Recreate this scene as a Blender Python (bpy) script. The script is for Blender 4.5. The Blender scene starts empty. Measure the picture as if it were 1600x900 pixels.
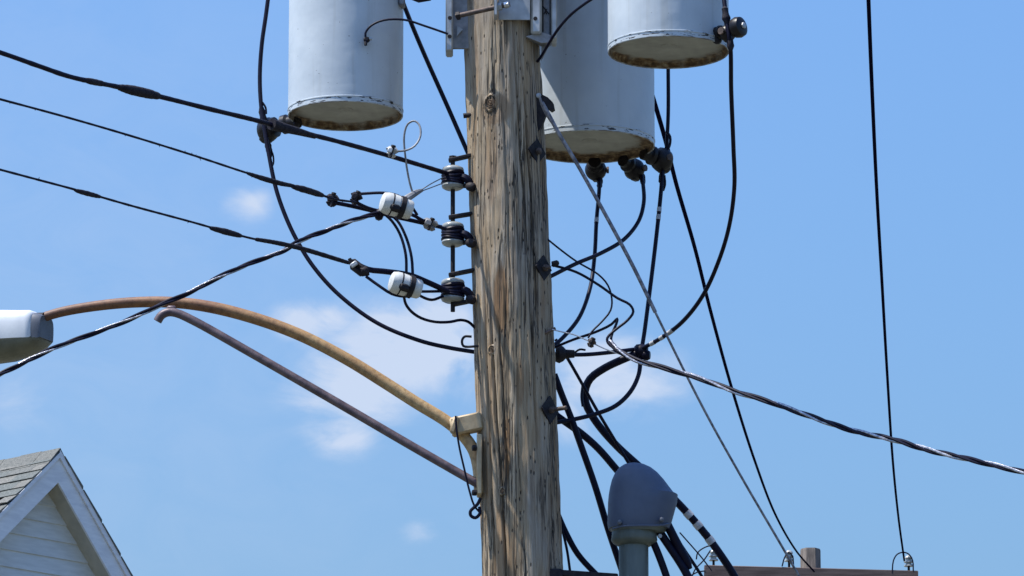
import bpy, bmesh, math, random
import numpy as np
from mathutils import Vector, Matrix
random.seed(7); rng = np.random.default_rng(11)
scene = bpy.context.scene
R = math.radians

# ------------------------------------------------------------ camera
F_PX = 8466.0; E0 = R(13.3); CAM = Vector((0, 0, 1.6))
cam_d = bpy.data.cameras.new("camera"); cam = bpy.data.objects.new("camera", cam_d)
scene.collection.objects.link(cam)
cam.location = CAM; cam.rotation_euler = (math.pi/2 + E0, 0, 0)
cam_d.sensor_width = 36.0; cam_d.lens = 36.0*F_PX/1600.0
cam_d.clip_start = 0.1; cam_d.clip_end = 5000
scene.camera = cam
RIGHT = Vector((1, 0, 0)); UPV = Vector((0, -math.sin(E0), math.cos(E0))); FWD = Vector((0, math.cos(E0), math.sin(E0)))
def P(px, py, Y=20.0):
    """the point of the place that stands at distance Y north of the camera in direction (px, py) of the photograph"""
    d = FWD + RIGHT*((px-800)/F_PX) + UPV*(-(py-450)/F_PX)
    return CAM + d*(Y/d.y)
MPP = 20.0/math.cos(E0)/F_PX      # metres per photo pixel at the pole

# ------------------------------------------------------------ sun, sky
SUN_EL = R(64); SUN_FRONT = R(12.5)
S = Vector((-math.cos(SUN_EL)*math.cos(SUN_FRONT), -math.cos(SUN_EL)*math.sin(SUN_FRONT), math.sin(SUN_EL)))
sl = bpy.data.lights.new("sun", 'SUN'); sl.energy = 4.4; sl.angle = R(0.55); sl.color = (1.0, 0.95, 0.86)
so = bpy.data.objects.new("sun", sl); scene.collection.objects.link(so)
so.rotation_euler = S.to_track_quat('Z', 'Y').to_euler(); so.location = (-30, -5, 60)

world = bpy.data.worlds.new("World"); scene.world = world; world.use_nodes = True
nt = world.node_tree; nt.nodes.clear()
def N(tree, typ, **kw):
    n = tree.nodes.new(typ)
    for k, v in kw.items():
        if k.startswith('i_'): n.inputs[k[2:].replace('_', ' ')].default_value = v
        else: setattr(n, k, v)
    return n
L = nt.links.new
sky = N(nt, 'ShaderNodeTexSky', sky_type='NISHITA', sun_disc=False, sun_elevation=SUN_EL, sun_rotation=math.atan2(S.x, S.y),
        air_density=2.0, dust_density=3.0, ozone_density=1.0, altitude=0)
tint = N(nt, 'ShaderNodeMix', data_type='RGBA', blend_type='MULTIPLY'); tint.inputs[0].default_value = 1.0
tint.inputs[7].default_value = (0.445, 0.70, 1.235, 1)
L(sky.outputs[0], tint.inputs[6])
# thin fair-weather clouds, by azimuth and elevation
tc = N(nt, 'ShaderNodeTexCoord'); sep = N(nt, 'ShaderNodeSeparateXYZ'); L(tc.outputs['Generated'], sep.inputs[0])
def M(op, a, b=None, c=None):
    n = nt.nodes.new('ShaderNodeMath'); n.operation = op
    for i, v in enumerate((a, b, c)):
        if v is None: continue
        if isinstance(v, (int, float)): n.inputs[i].default_value = v
        else: L(v, n.inputs[i])
    return n.outputs[0]
az = M('MULTIPLY', M('ARCTAN2', sep.outputs[0], sep.outputs[1]), 57.2958)
el = M('MULTIPLY', M('ARCSINE', sep.outputs[2]), 57.2958)
cmb = N(nt, 'ShaderNodeCombineXYZ'); L(az, cmb.inputs[0]); L(M('MULTIPLY', el, 1.6), cmb.inputs[1])
nz = N(nt, 'ShaderNodeTexNoise', i_Scale=1.35, i_Detail=7.0, i_Roughness=0.55, i_Distortion=0.4); L(cmb.outputs[0], nz.inputs['Vector'])
nz2 = N(nt, 'ShaderNodeTexNoise', i_Scale=0.16, i_Detail=6.0, i_Roughness=0.6); L(cmb.outputs[0], nz2.inputs['Vector'])
total = None
for (cx, cy, rx, ry, s) in [(640, 545, 150, 75, 1.0), (560, 600, 120, 70, .85), (495, 500, 80, 34, .85), (690, 500, 70, 50, .9), (535, 680, 75, 38, .75), (955, 590, 120, 66, .95), (900, 640, 70, 60, .6),
                            (388, 320, 46, 34, .62), (652, 830, 40, 24, .5), (30, 640, 90, 60, .35)]:
    ca = math.degrees(math.atan2(P(cx, cy).x, P(cx, cy).y)); d = (P(cx, cy)-CAM).normalized(); ce = math.degrees(math.asin(d.z))
    k = 57.2958/F_PX
    a = M('DIVIDE', M('SUBTRACT', az, ca), rx*k); b = M('DIVIDE', M('SUBTRACT', el, ce), ry*k)
    q = M('ADD', M('MULTIPLY', a, a), M('MULTIPLY', b, b))
    g = M('MULTIPLY', M('POWER', 2.71828, M('MULTIPLY', q, -0.9)), s)
    total = g if total is None else M('MAXIMUM', total, g)
wide = M('MULTIPLY', M('SUBTRACT', nz2.outputs[0], 0.60), 2.0)
wide = M('MAXIMUM', wide, 0.0)
wide = M('MULTIPLY', wide, M('GREATER_THAN', M('ABSOLUTE', az), 7.0))
wisp = N(nt, 'ShaderNodeTexNoise', i_Scale=0.9, i_Detail=9.0, i_Roughness=0.62, i_Distortion=0.9); L(cmb.outputs[0], wisp.inputs['Vector'])
body = M('SUBTRACT', M('ADD', M('MULTIPLY', nz.outputs[0], 2.3), M('MULTIPLY', wisp.outputs[0], 2.7)), 0.95)
dens = M('SUBTRACT', M('MULTIPLY', M('MAXIMUM', total, wide), body), 0.27)
mr = N(nt, 'ShaderNodeMapRange', interpolation_type='SMOOTHSTEP'); L(dens, mr.inputs[0]); mr.inputs[1].default_value = 0.0; mr.inputs[2].default_value = 1.1; mr.inputs[4].default_value = 0.92
vd = (P(60, 560)-CAM).normalized(); va = math.degrees(math.atan2(vd.x, vd.y)); ve = math.degrees(math.asin(vd.z))
a = M('DIVIDE', M('SUBTRACT', az, va), 4.2); b = M('DIVIDE', M('SUBTRACT', el, ve), 4.0)
veil = M('MULTIPLY', M('POWER', 2.71828, M('MULTIPLY', M('ADD', M('MULTIPLY', a, a), M('MULTIPLY', b, b)), -0.7)), M('MULTIPLY', wisp.outputs[0], 0.30))
cfac = M('MINIMUM', M('ADD', mr.outputs[0], veil), 0.95)
cm = N(nt, 'ShaderNodeMix', data_type='RGBA'); L(cfac, cm.inputs[0]); L(tint.outputs[2], cm.inputs[6]); cm.inputs[7].default_value = (3.75, 4.4, 5.6, 1)
bg = N(nt, 'ShaderNodeBackground', i_Strength=0.10); L(cm.outputs[2], bg.inputs[0])
wo = N(nt, 'ShaderNodeOutputWorld'); L(bg.outputs[0], wo.inputs[0])
scene.view_settings.view_transform = 'Standard'; scene.view_settings.look = 'None'
scene.view_settings.exposure = 0.7; scene.view_settings.gamma = 1.0

# ------------------------------------------------------------ materials
def new_mat(name):
    m = bpy.data.materials.new(name); m.use_nodes = True
    t = m.node_tree; b = t.nodes['Principled BSDF']
    return m, t, b
def ramp(t, stops):
    n = t.nodes.new('ShaderNodeValToRGB'); e = n.color_ramp.elements
    e[0].position, e[0].color = stops[0][0], (*stops[0][1], 1)
    e[1].position, e[1].color = stops[-1][0], (*stops[-1][1], 1)
    for p, c in stops[1:-1]:
        x = e.new(p); x.color = (*c, 1)
    return n
def mixc(t, fac, a, b, blend='MIX'):
    n = t.nodes.new('ShaderNodeMix'); n.data_type = 'RGBA'; n.blend_type = blend
    for i, v in ((0, fac), (6, a), (7, b)):
        if isinstance(v, (int, float)): n.inputs[i].default_value = v
        elif isinstance(v, tuple): n.inputs[i].default_value = (*v, 1)
        else: t.links.new(v, n.inputs[i])
    return n.outputs[2]
def mth(t, op, a, b=0.0, clamp=False):
    n = t.nodes.new('ShaderNodeMath'); n.operation = op; n.use_clamp = clamp
    for i, v in ((0, a), (1, b)):
        if isinstance(v, (int, float)): n.inputs[i].default_value = v
        else: t.links.new(v, n.inputs[i])
    return n.outputs[0]
def obj_coords(t, scale=(1, 1, 1)):
    c = t.nodes.new('ShaderNodeTexCoord'); m = t.nodes.new('ShaderNodeMapping'); m.inputs['Scale'].default_value = scale
    t.links.new(c.outputs['Object'], m.inputs[0]); return m.outputs[0]
def noise(t, vec, scale, detail=4, rough=.55, dist=0.0):
    n = t.nodes.new('ShaderNodeTexNoise'); n.inputs['Scale'].default_value = scale; n.inputs['Detail'].default_value = detail
    n.inputs['Roughness'].default_value = rough; n.inputs['Distortion'].default_value = dist
    t.links.new(vec, n.inputs['Vector']); return n.outputs[0]
def step(t, v, lo, hi, to=1.0):
    n = t.nodes.new('ShaderNodeMapRange'); n.interpolation_type = 'SMOOTHSTEP'; t.links.new(v, n.inputs[0])
    n.inputs[1].default_value = lo; n.inputs[2].default_value = hi; n.inputs[4].default_value = to; return n.outputs[0]
def bump(t, b, h, strength=.4, dist=.003):
    n = t.nodes.new('ShaderNodeBump'); n.inputs['Strength'].default_value = strength; n.inputs['Distance'].default_value = dist
    t.links.new(h, n.inputs['Height']); t.links.new(n.outputs[0], b.inputs['Normal'])
def simple(name, col, col2, rough=.5, metal=0.0, scale=20, bstr=.2, stretch=(1, 1, 1), lo=.35, hi=.65, coat=0, spec=None):
    m, t, b = new_mat(name); v = obj_coords(t, stretch); n = noise(t, v, scale)
    r = ramp(t, [(lo, col), (hi, col2)]); t.links.new(n, r.inputs[0]); t.links.new(r.outputs[0], b.inputs['Base Color'])
    b.inputs['Roughness'].default_value = rough; b.inputs['Metallic'].default_value = metal
    if coat: b.inputs['Coat Weight'].default_value = coat
    n2 = noise(t, v, scale*4)
    bump(t, b, n2, bstr, .002)
    if spec is not None: b.inputs['Specular IOR Level'].default_value = spec
    return m

CABLE = simple('black_cable_jacket', (.0028, .0026, .013), (.006, .0055, .020), .45, 0, 30, .08, spec=.16)
LINEM = simple('weathered_line_wire', (.004, .0038, .018), (.0075, .007, .026), .95, 0, 30, .05, spec=0.0)
WORN = simple('worn_cable_wrap', (.008, .007, .015), (.028, .025, .032), .75, 0, 60, .8, spec=.2)
ALU = simple('bare_aluminium_wire', (.42, .42, .44), (.62, .62, .63), .38, .85, 60, .3)
ALUD = simple('tarnished_aluminium_strand', (.20, .20, .23), (.50, .50, .53), .36, .8, 70, .5)
GUY = simple('dull_guy_strand', (.10, .10, .125), (.30, .30, .34), .5, .35, 55, .4)
GALV = simple('galvanized_steel', (.30, .32, .34), (.46, .48, .50), .55, .35, 14, .25)
GALV_D = simple('weathered_galvanized_steel', (.15, .155, .17), (.28, .28, .29), .6, .3, 22, .35)
IRON = simple('dark_iron', (.008, .007, .012), (.024, .020, .022), .65, .0, 40, .5, spec=.25)
RUSTROD = simple('rusty_rod', (.05, .038, .035), (.13, .09, .075), .7, .2, 50, .4)
PORC = simple('grey_porcelain', (.20, .215, .21), (.30, .315, .305), .3, 0, 15, .05, coat=.3)
PORC_D = simple('brown_black_porcelain', (.005, .0045, .008), (.014, .011, .013), .4, 0, 15, .05, spec=.3)
GLASSY = simple('pale_porcelain', (.25, .26, .24), (.38, .38, .35), .25, 0, 15, .05, coat=.3)
WHITEP = simple('white_plastic', (.42, .43, .42), (.58, .58, .56), .5, 0, 22, .15, lo=.3, hi=.55)
TAPE = simple('white_tape', (.30, .31, .33), (.46, .46, .48), .6, 0, 40, .2)
LAMPW = simple('lamp_housing_paint', (.56, .585, .61), (.68, .70, .72), .4, 0, 8, .05)
LAMPD = simple('lamp_housing_grey', (.075, .085, .11), (.12, .13, .155), .5, 0, 8, .1)
LENS = simple('dusty_lamp_lens', (.10, .098, .07), (.17, .165, .12), .3, 0, 9, .1)
TRIM = simple('white_trim_paint', (.62, .63, .66), (.74, .75, .77), .55, 0, 6, .1, (1, 1, 4))
SIDING = simple('white_siding_paint', (.52, .55, .56), (.62, .65, .66), .6, 0, 5, .15, (1, 1, 6))
SOFF = simple('soffit_board_paint', (.36, .34, .28), (.46, .43, .36), .7, 0, 8, .15)
FELT = simple('roofing_felt', (.02, .02, .02), (.04, .04, .04), .9, 0, 30, .4)
SHING = [simple('shingle_grey', (.075, .08, .075), (.16, .16, .145), .9, 0, 60, .8), simple('shingle_tan_grey', (.095, .095, .085), (.19, .185, .165), .9, 0, 60, .8),
         simple('shingle_green_grey', (.065, .075, .07), (.14, .15, .14), .9, 0, 60, .8)]
CONDUIT = simple('galvanized_conduit', (.075, .095, .095), (.13, .155, .15), .5, .3, 12, .1, (1, 1, .3))
WHEAD = simple('cast_weatherhead_grey', (.066, .084, .13), (.08, .10, .15), .6, .0, 14, .12)
BRACE = simple('painted_brace_pipe', (.065, .045, .055), (.14, .10, .105), .5, .2, 26, .3)
FARWOOD = simple('brown_crossarm_wood', (.075, .048, .042), (.15, .105, .09), .85, 0, 9, .4, (.3, 4, 4))
FARPOLE = simple('pale_far_pole_wood', (.085, .068, .058), (.20, .165, .14), .85, 0, 18, .4, (4, 4, .4))
TANWOOD = simple('tan_bracket_steel', (.36, .27, .16), (.50, .39, .24), .6, .1, 18, .3)

def pipe_mat():
    m, t, b = new_mat('rusty_arm_paint'); v = obj_coords(t)
    s = t.nodes.new('ShaderNodeSeparateXYZ'); t.links.new(v, s.inputs[0])
    n = noise(t, v, 9, 6, .65); n2 = noise(t, v, 55, 4, .6)
    g = mth(t, 'ADD', mth(t, 'MULTIPLY', s.outputs[0], .55), mth(t, 'MULTIPLY', mth(t, 'SUBTRACT', n, .22), 1.05))     # the paint wears off towards the lamp end
    r = ramp(t, [(0.0, (.13, .055, .028)), (.25, (.20, .088, .038)), (.55, (.32, .18, .072)), (.95, (.46, .32, .155))])
    g2 = mth(t, 'ADD', g, 0.62); t.links.new(g2, r.inputs[0])
    r2 = ramp(t, [(.38, (.42, .36, .32)), (.52, (1, 1, 1))]); t.links.new(n2, r2.inputs[0])
    c = mixc(t, .5, r.outputs[0], r2.outputs[0], 'MULTIPLY'); t.links.new(c, b.inputs['Base Color'])
    b.inputs['Roughness'].default_value = .6; bump(t, b, n2, .35, .002); return m
ARM = pipe_mat()

def tank_mat(seed):
    m, t, b = new_mat('grey_tank_enamel'); v = obj_coords(t)
    mp = t.nodes.new('ShaderNodeMapping'); mp.inputs['Location'].default_value = (seed, seed*.7, 0); t.links.new(v, mp.inputs[0]); vs = mp.outputs[0]
    s = t.nodes.new('ShaderNodeSeparateXYZ'); t.links.new(v, s.inputs[0])
    n = noise(t, vs, 6, 5, .6)
    r = ramp(t, [(.3, (.415, .465, .51)), (.7, (.495, .545, .585))]); t.links.new(n, r.inputs[0])
    # runs of dirt
    mp2 = t.nodes.new('ShaderNodeMapping'); mp2.inputs['Scale'].default_value = (30, 30, 1.2); t.links.new(vs, mp2.inputs[0])
    st = step(t, noise(t, mp2.outputs[0], 1.0, 3), .54, .74, .42)
    c = mixc(t, st, r.outputs[0], (.33, .34, .33))
    # little specks
    sp = step(t, noise(t, vs, 75, 2), .735, .76, .8); c = mixc(t, sp, c, (.10, .09, .09))
    # chipped paint along the bottom seam
    mp3 = t.nodes.new('ShaderNodeMapping'); mp3.inputs['Scale'].default_value = (1, 1, 5); t.links.new(vs, mp3.inputs[0])
    n3 = noise(t, mp3.outputs[0], 24, 4, .6)
    band = mth(t, 'MULTIPLY', step(t, s.outputs[2], .000, .006), mth(t, 'SUBTRACT', 1.0, step(t, s.outputs[2], .022, .030)))
    chip = mth(t, 'MULTIPLY', step(t, n3, .56, .60), band); c = mixc(t, chip, c, (.022, .016, .014))
    lip = mth(t, 'MULTIPLY', mth(t, 'SUBTRACT', 1.0, step(t, s.outputs[2], .0, .005)), step(t, n3, .42, .55, .85)); c = mixc(t, lip, c, (.09, .05, .03))
    t.links.new(c, b.inputs['Base Color'])
    ro = ramp(t, [(.3, (.36, .36, .36)), (.7, (.5, .5, .5))]); t.links.new(n, ro.inputs[0]); t.links.new(ro.outputs[0], b.inputs['Roughness'])
    bump(t, b, mth(t, 'ADD', noise(t, vs, 5.0, 3), mth(t, 'MULTIPLY', noise(t, vs, 60, 3), .04)), .38, .012); return m
def under_mat():
    m, t, b = new_mat('rusty_tank_underside'); v = obj_coords(t)
    s = t.nodes.new('ShaderNodeSeparateXYZ'); t.links.new(v, s.inputs[0])
    rr = mth(t, 'SQRT', mth(t, 'ADD', mth(t, 'MULTIPLY', s.outputs[0], s.outputs[0]), mth(t, 'MULTIPLY', s.outputs[1], s.outputs[1])))
    n = noise(t, v, 14, 6, .65); n2 = noise(t, v, 45, 4)
    base = ramp(t, [(.3, (.25, .245, .225)), (.7, (.37, .365, .335))]); t.links.new(n, base.inputs[0])
    rust = ramp(t, [(.3, (.035, .022, .014)), (.48, (.12, .07, .032)), (.6, (.22, .15, .08)), (.72, (.36, .31, .22))]); t.links.new(n2, rust.inputs[0])
    k = mth(t, 'ADD', mth(t, 'MULTIPLY', mth(t, 'SUBTRACT', rr, .182), 6.5), mth(t, 'SUBTRACT', n, .45))
    k = step(t, k, .0, .32); t.links.new(mixc(t, k, base.outputs[0], rust.outputs[0]), b.inputs['Base Color'])
    b.inputs['Roughness'].default_value = .75; bump(t, b, n2, .5, .002); return m
UNDER = under_mat()

def wood_mat():
    m, t, b = new_mat('weathered_pole_wood'); v = obj_coords(t)
    def sc(x, z):
        mp = t.nodes.new('ShaderNodeMapping'); mp.inputs['Scale'].default_value = (x, x, z); t.links.new(v, mp.inputs[0]); return mp.outputs[0]
    big = noise(t, sc(5, .9), 1.0, 4, .6, .6)
    mid = noise(t, sc(24, 1.2), 1.0, 5, .68, .6)
    fine = noise(t, sc(95, 2.4), 1.0, 6, .72, .3)
    g = mth(t, 'ADD', mth(t, 'MULTIPLY', mid, .5), mth(t, 'MULTIPLY', fine, .5))
    base = ramp(t, [(.30, (.085, .053, .029)), (.39, (.215, .145, .083)), (.48, (.325, .242, .152)), (.58, (.39, .315, .225)), (.70, (.48, .42, .335))]); t.links.new(g, base.inputs[0])
    c = base.outputs[0]
    grey = ramp(t, [(.32, (.06, .056, .053)), (.43, (.18, .172, .165)), (.54, (.29, .28, .265)), (.68, (.43, .415, .39))]); t.links.new(g, grey.inputs[0])
    c = mixc(t, step(t, big, .49, .64, .48), c, grey.outputs[0])
    warm = noise(t, sc(9, 1.1), 1.3, 3, .5, .3)
    c = mixc(t, step(t, warm, .54, .66, .55), c, mixc(t, fine, (.12, .055, .02), (.38, .24, .12)))
    rings = noise(t, sc(7, 7), 1.0, 5, .65); c = mixc(t, step(t, rings, .60, .72, .35), c, (.07, .05, .035))
    sx = t.nodes.new('ShaderNodeSeparateXYZ'); t.links.new(v, sx.inputs[0])
    for (x0, z0, wx, wz, am) in SCUFFS:       # places where the outer wood has come away and the brown shows
        a = mth(t, 'DIVIDE', mth(t, 'SUBTRACT', sx.outputs[0], x0), wx); b_ = mth(t, 'DIVIDE', mth(t, 'SUBTRACT', sx.outputs[2], z0), wz)
        rr = mth(t, 'ADD', mth(t, 'MULTIPLY', a, a), mth(t, 'MULTIPLY', b_, b_))
        k = step(t, mth(t, 'SUBTRACT', mth(t, 'ADD', mid, .55), rr), .0, .5, am)
        k = mth(t, 'MULTIPLY', k, mth(t, 'LESS_THAN', sx.outputs[1], 0.12))
        c = mixc(t, k, c, mixc(t, fine, (.13, .062, .024), (.33, .19, .085)))
    # dark checks along the grain
    ck = noise(t, sc(52, 1.0), 1.0, 4, .6, .35)
    ckm = step(t, mth(t, 'ABSOLUTE', mth(t, 'SUBTRACT', ck, .5)), .036, .008, .92)
    n_ck = step(t, noise(t, sc(14, 2), 1.0, 3), .44, .56)
    ckf = mth(t, 'MULTIPLY', ckm, n_ck); c = mixc(t, ckf, c, (.03, .024, .02))
    # climbing-spike gouges: short upright slits
    vo = t.nodes.new('ShaderNodeTexVoronoi'); vo.inputs['Scale'].default_value = 1.0; t.links.new(sc(75, 24), vo.inputs['Vector'])
    sp = t.nodes.new('ShaderNodeSeparateColor'); t.links.new(vo.outputs['Color'], sp.inputs[0])
    slit = mth(t, 'MULTIPLY', mth(t, 'SUBTRACT', 1.0, step(t, vo.outputs['Distance'], .10, .24)), mth(t, 'GREATER_THAN', sp.outputs[0], .60))
    c = mixc(t, mth(t, 'MULTIPLY', slit, .9), c, (.022, .017, .014))
    t.links.new(c, b.inputs['Base Color']); b.inputs['Roughness'].default_value = .88
    h = mth(t, 'SUBTRACT', mth(t, 'ADD', mth(t, 'MULTIPLY', fine, .6), mth(t, 'MULTIPLY', mid, .8)), mth(t, 'ADD', mth(t, 'MULTIPLY', ckf, .7), mth(t, 'MULTIPLY', slit, .8)))
    bump(t, b, h, 1.0, .010); return m
KNOT = simple('knot_wood', (.03, .02, .013), (.13, .08, .045), .85, 0, 70, .8)
KNOT_R = simple('knot_rim_wood', (.16, .12, .08), (.28, .23, .165), .85, 0, 50, .6)
GROUND = simple('dry_grass_and_gravel', (.055, .06, .035), (.13, .125, .10), .95, 0, .6, .5)

# ------------------------------------------------------------ mesh helpers
class MB:
    def __init__(s): s.v = []; s.f = []
    def add(s, vs, fs):
        o = len(s.v); s.v += [Vector(x) for x in vs]; s.f += [tuple(i+o for i in f) for f in fs]; return s
    def tube(s, pts, rad, n=10, cap=True):
        pts = [Vector(p) for p in pts]; m = len(pts)
        rr = rad if isinstance(rad, (list, tuple)) else [rad]*m
        tan = [(pts[min(i+1, m-1)]-pts[max(i-1, 0)]).normalized() for i in range(m)]
        up = Vector((0, 0, 1)) if abs(tan[0].z) < .9 else Vector((0, 1, 0))
        u = tan[0].cross(up).normalized(); vs = []; fs = []
        for i in range(m):
            u = (u - tan[i]*u.dot(tan[i])).normalized(); w = tan[i].cross(u)
            for k in range(n):
                a = 2*math.pi*k/n; vs.append(pts[i] + (u*math.cos(a)+w*math.sin(a))*rr[i])
        for i in range(m-1):
            for k in range(n):
                fs.append((i*n+k, i*n+(k+1) % n, (i+1)*n+(k+1) % n, (i+1)*n+k))
        if cap: fs.append(tuple(range(n))[::-1]); fs.append(tuple((m-1)*n+k for k in range(n)))
        return s.add(vs, fs)
    def lathe(s, base, axis, prof, n=24, cap=True):
        """prof = [(distance along axis, radius)]"""
        axis = Vector(axis).normalized(); base = Vector(base)
        ref = Vector((0, 0, 1)) if abs(axis.z) < .9 else Vector((1, 0, 0))
        u = axis.cross(ref).normalized(); w = axis.cross(u); vs = []; fs = []
        for h, r in prof:
            for k in range(n):
                a = 2*math.pi*k/n; vs.append(base+axis*h+(u*math.cos(a)+w*math.sin(a))*max(r, 1e-4))
        m = len(prof)
        for i in range(m-1):
            for k in range(n): fs.append((i*n+k, (i+1)*n+k, (i+1)*n+(k+1) % n, i*n+(k+1) % n))
        if cap: fs.append(tuple(range(n))); fs.append(tuple((m-1)*n+k for k in range(n))[::-1])
        return s.add(vs, fs)
    def box(s, c, h, ax=None, bev=.12):
        """bevelled box: centre, half sizes, three axes"""
        ax = ax or (Vector((1, 0, 0)), Vector((0, 1, 0)), Vector((0, 0, 1))); c = Vector(c)
        bm = bmesh.new(); bmesh.ops.create_cube(bm, size=2)
        for v in bm.verts: v.co = Vector((v.co.x*h[0], v.co.y*h[1], v.co.z*h[2]))
        if bev: bmesh.ops.bevel(bm, geom=bm.edges[:], offset=min(h)*bev*2, segments=1, affect='EDGES')
        bm.verts.index_update()
        vs = [c+ax[0]*v.co.x+ax[1]*v.co.y+ax[2]*v.co.z for v in bm.verts]; fs = [tuple(v.index for v in f.verts) for f in bm.faces]; bm.free()
        return s.add(vs, fs)
    def prism(s, poly, d):
        """polygon (3-D points) pushed along d"""
        n = len(poly); d = Vector(d); vs = [Vector(p) for p in poly]+[Vector(p)+d for p in poly]
        return s.add(vs, [tuple(range(n)), tuple(range(n, 2*n))[::-1]]+[(i, i+n, (i+1) % n+n, (i+1) % n) for i in range(n)])
    def build(s, name, mat, parent=None, loc=None, label=None, cat=None, group=None, kind=None, angle=40):
        me = bpy.data.meshes.new(name)
        org = Vector(parent['base']) if parent is not None else Vector(loc if loc is not None else s.v[0])
        me.from_pydata([tuple(v-org) for v in s.v], [], s.f); me.materials.append(mat)
        bm = bmesh.new(); bm.from_mesh(me); bmesh.ops.recalc_face_normals(bm, faces=bm.faces[:]); bm.to_mesh(me); bm.free()
        me.polygons.foreach_set('use_smooth', [True]*len(me.polygons)); me.set_sharp_from_angle(angle=R(angle)); me.update()
        o = bpy.data.objects.new(name, me); scene.collection.objects.link(o)
        if parent is None: o.location = org
        else: o.parent = parent
        o['base'] = tuple(org)
        tag(o, label, cat, group, kind); return o
def tag(o, label=None, cat=None, group=None, kind=None):
    for k, v in (('label', label), ('category', cat), ('group', group), ('kind', kind)):
        if v: o[k] = v
    return o
def thing(name, loc, label, cat, group=None):
    o = bpy.data.objects.new(name, None); scene.collection.objects.link(o); o.location = loc; o['base'] = tuple(loc); o.empty_display_size = .1
    return tag(o, label, cat, group)
def path(spec, Y0=None, Y1=None, stepm=.018):
    """smooth 3-D curve through (px, py[, Y]) points; missing distances vary evenly (in 1/Y) along the way"""
    px = [Vector((p[0], p[1])) for p in spec]; n = len(px)
    Y = [p[2] if len(p) > 2 else None for p in spec]
    if Y[0] is None: Y[0] = Y0
    if Y[-1] is None: Y[-1] = Y1 if Y1 is not None else Y0
    dist = [0]
    for i in range(1, n): dist.append(dist[-1]+(px[i]-px[i-1]).length)
    kn = [i for i in range(n) if Y[i] is not None]
    for a, b in zip(kn, kn[1:]):
        for i in range(a+1, b):
            f = (dist[i]-dist[a])/(dist[b]-dist[a]); Y[i] = 1/((1-f)/Y[a]+f/Y[b])
    return smooth([P(px[i].x, px[i].y, Y[i]) for i in range(n)], stepm)
def smooth(p, stepm=.018):
    if len(p) == 2: return [p[0].lerp(p[1], i/12) for i in range(13)]
    q = [p[0]*2-p[1]]+p+[p[-1]*2-p[-2]]; out = []
    for i in range(1, len(q)-2):
        a, b, c, d = q[i-1:i+3]
        t0 = 0; t1 = t0+max((b-a).length, 1e-5)**.5; t2 = t1+max((c-b).length, 1e-5)**.5; t3 = t2+max((d-c).length, 1e-5)**.5
        m = max(3, min(60, int((c-b).length/stepm)))
        for k in range(m):
            t = t1+(t2-t1)*k/m
            A1 = a*((t1-t)/(t1-t0))+b*((t-t0)/(t1-t0)); A2 = b*((t2-t)/(t2-t1))+c*((t-t1)/(t2-t1)); A3 = c*((t3-t)/(t3-t2))+d*((t-t2)/(t3-t2))
            B1 = A1*((t2-t)/(t2-t0))+A2*((t-t0)/(t2-t0)); B2 = A2*((t3-t)/(t3-t1))+A3*((t-t1)/(t3-t1))
            out.append(B1*((t2-t)/(t2-t1))+B2*((t-t1)/(t2-t1)))
    out.append(p[-1]); return out
def cable(name, spec, w, Y0, Y1, label, cat='cable', mat=None, group=None, n=10, rvar=0.0):
    """one wire as a thing; w = width in photo pixels at the pole"""
    pts = path(spec, Y0, Y1); r = w*MPP/2
    rad = [r*(1+rvar*random.uniform(-1, 1)) for _ in pts] if rvar else r
    o = MB().tube(pts, rad, n).build(name, mat or CABLE, None, pts[0], label, cat, group); PATHS[o.name] = (pts, r); return o
PATHS = {}
def to_px(p):
    d = p-CAM; z = d.dot(FWD); return Vector((800+F_PX*d.x/z, 450-F_PX*d.dot(UPV)/z))
def band(o, px, py, ln, name='tape_mark', mat=None, thick=1.13):
    pts, r = PATHS[o.name]; q = Vector((px, py)); i = min(range(len(pts)), key=lambda k: (to_px(pts[k])-q).length)
    c = pts[i]; d = (pts[min(i+1, len(pts)-1)]-pts[max(i-1, 0)]).normalized(); h = ln*MPP/2
    return MB().tube([c-d*h, c-d*h*.5, c+d*h*.5, c+d*h], r*thick, 14).build(name, mat or TAPE, o)

# ------------------------------------------------------------ ground
gm = MB(); G = 24
gm.add([(-600+1200*i/G, -300+1500*j/G, 0) for j in range(G+1) for i in range(G+1)], [(j*(G+1)+i, j*(G+1)+i+1, (j+1)*(G+1)+i+1, (j+1)*(G+1)+i) for j in range(G) for i in range(G)])
gm.build('ground', GROUND, None, (0, 0, 0), kind='structure')

# ------------------------------------------------------------ the wooden pole
YP = 20.0
def pole_cx(py): return np.interp(py, [-900, 75, 450, 900, 3500], [745, 784.5, 799.5, 817.5, 922])
def pole_w(py): return np.interp(py, [-900, 75, 450, 900, 3500], [110, 119, 123, 127.5, 150])
top_py = -760
z_of = lambda py: P(800, py, YP).z
py_of_z = lambda z: 450 - F_PX*math.tan(math.atan2(z-CAM.z, YP)-E0)
def pole_axis(z):
    py = py_of_z(z); sc = (YP/math.cos(math.atan2(z-CAM.z, YP)))*math.cos(math.atan2(z-CAM.z, YP)-E0)/F_PX
    return P(pole_cx(py), py, YP), pole_w(py)*.5*sc
def pole_surf(px, py, out=0.0):
    s = max(-.999, min(.999, (px-pole_cx(py))/(pole_w(py)/2))); rad = pole_w(py)/2*MPP
    nrm = Vector((s, -math.sqrt(1-s*s), 0)); return P(px, py, YP+nrm.y*rad)+nrm*out, nrm
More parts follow.
